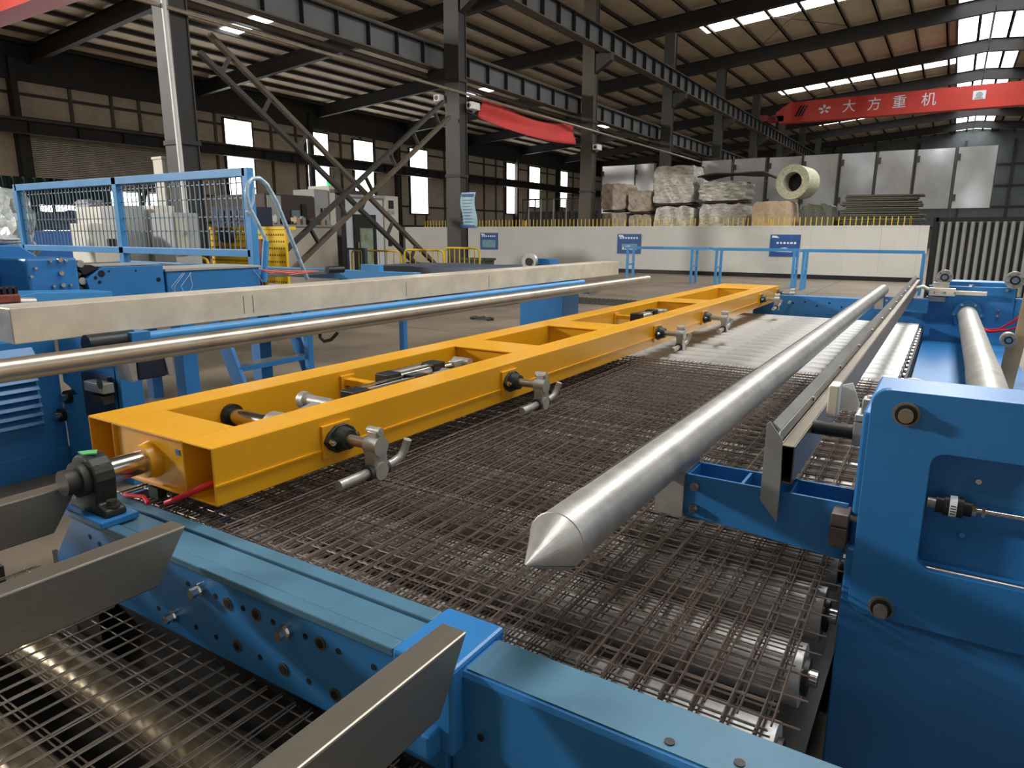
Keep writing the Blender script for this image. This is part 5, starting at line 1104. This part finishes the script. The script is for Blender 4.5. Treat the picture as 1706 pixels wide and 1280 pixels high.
# ---- background cabinets and covered machines behind the guard
def bg(name,label,cat,x0,x1,y0,Y,depth,material,zb=0.0):
    return boxthing(name,label,cat,x0,x1,y0,0,Y=Y,depth=depth,material=material,zb=zb)
CAB=mat('bright_cream_cabinet',(226,220,204),.5,0,.05,3)
t,ya,yb,zt=facebox('white_cabinet','cream cabinet with a dark lower vent seen through the guard','cabinet',152,206,372,-13.2,.8,CAB)
faceplate(t,'vent',178,196,398,418,-13.2,.02,BLACK)
t,ya,yb,zt=facebox('white_cabinet','taller cream cabinet standing behind the vented one','cabinet',168,214,344,-14.6,1.0,CAB)
t,ya,yb,zt=facebox('grey_cabinet','grey cabinet left of the black hose arch','cabinet',208,240,342,-13.4,.9,GREYP)
t,ya,yb,zt=facebox('white_cabinet','cream switch cabinet right of the black hose arch','cabinet',258,290,342,-13.2,.6,CAB)
faceplate(t,'switch',270,275,381,388,-13.2,.03,BLACK)
t,ya,yb,zt=facebox('steel_locker','beige locker with a grey frame in front of the cream switch cabinet','locker',286,330,354,-12.3,.7,GREYP)
d=faceplate(t,'door',290,314,361,425,-12.3,.03,mat('locker_beige',(196,190,168),.5,0,.08,3)); q=P(309,388,X=-12.26); mb=MB(); mb.cyl((-12.27,q.y,q.z),(-12.2,q.y,q.z),.03,10); build(mb,'handle',CHROME,d)
t=thing('hose_arch','black corrugated hose arch on a slim robot arm between the cabinets','robot arm',(P(243,400,Y=13).x,13,0)); pts=[P(238,380,Y=13),P(239,340,Y=13),P(241,322,Y=13),P(248,313,Y=13),P(262,311,Y=13),P(278,315,Y=13),P(284,330,Y=13),P(285,345,Y=13)]
mb=MB(); mb.tube(pts,.07,10); build(mb,'hose',BLACK,t)
for k in range(8):
    mb=MB(); p_=pts[1]+(pts[6]-pts[1])*0; 
a=P(246,345,Y=13); mb=MB(); mb.box(a.x-.1,a.x+.12,12.9,13.1,.6,a.z); build(mb,'arm_column',GREYP,t,.02); mb=MB(); mb.box(a.x-.2,a.x+.3,12.8,13.2,0,.6); build(mb,'arm_base',STEELD,t,.02); a=P(262,360,Y=13); mb=MB(); mb.box(a.x-.08,a.x+.08,12.92,13.08,.4,a.z); build(mb,'fore_arm',BLACK,t,.02)
# covered blue machine and tarpaulin
t,a,b,zt=bg('blue_tank','dark blue tank under a black covered load behind the guard','tank',42,120,384,12.0,1.2,mat('tank_blue',(30,84,150),.5,0,.1,3))
a=P(45,358,Y=12.2); b=P(160,356,Y=12.2); mb=lump(a.x,b.x,12.1,13.0,P(80,384,Y=12.1).z+.01,P(120,353,Y=12.1).z,.04,8,12); one(mb,'covered_load',mat('navy_tarp',(30,38,54),.45,0,.3,4),'black tarpaulin covered load on the dark blue tank','load',((a.x+b.x)/2,12.5,P(80,384,Y=12.1).z))
q=P(150,356,Y=12.4); q.z+=.42; mb=lump(q.x-.5,q.x+.4,12.2,12.7,q.z-.3,q.z,.03,6,13); one(mb,'white_bag',mat('white_bag',(205,205,208),.4,0,.2,6),'crumpled white bag on the covered load','bag',(q.x,11.9,q.z-.3))
a=P(18,315,X=-11.9); t=thing('wrapped_machine','machine post wrapped in clear plastic film left of the guard','machine',(-12.6,5.6,0)); q0=P(6,400,Y=5.6); q1=P(22,318,Y=5.6); mb=lump(q0.x-.3,q1.x+.1,5.5,5.8,1.2,q1.z,.04,8,21); build(mb,'film_wrap',mat('milky_film',(190,200,200),.25,0,.3,5,.6,12),t); mb=MB(); mb.box(q0.x-.2,q1.x,5.55,5.75,0,1.2); build(mb,'post',BLUE,t)
# dark green sheet wall in front of the shutter
a=P(-20,296,X=-33); b=P(176,300,X=-33); zt=P(90,298,X=-33).z; z0=P(90,342,X=-33).z
t=thing('green_screen','dark green ribbed sheet screen below the roller shutter','screen',(-33,(a.y+b.y)/2,0)); y=a.y
while y<b.y:
    mb=MB(); mb.prism([(-33,y),(-32.93,y+.06),(-32.93,y+.2),(-33,y+.26)],'z',z0,zt); mb.box(-33.03,-33,y,y+.4,z0,zt); build(mb,'rib',GREEN,t); y+=.4
for y in (a.y+.3,(a.y+b.y)/2,b.y-.2):
    mb=MB(); mb.box(-33.1,-33.0,y-.05,y+.05,0,zt); build(mb,'post',STEELB,t)
# low mesh panel of metal behind the guard on the left wall side
t=thing('shelf_rack','brown mesh shelf rack behind the downpipe','rack',(-20,16,0)); a=P(176,300,Y=16); b=P(285,300,Y=16)
for x in (a.x,(a.x+b.x)/2,b.x):
    mb=MB(); mb.box(x-.05,x+.05,16,16.1,0,P(200,298,Y=16).z); build(mb,'upright',STEELB,t)
for py_ in (300,306,312):
    z=P(230,py_,Y=16).z; mb=MB(); mb.box(a.x,b.x,16,16.08,z-.05,z+.02); build(mb,'shelf',STEELD,t)
print('objects',len(bpy.data.objects))
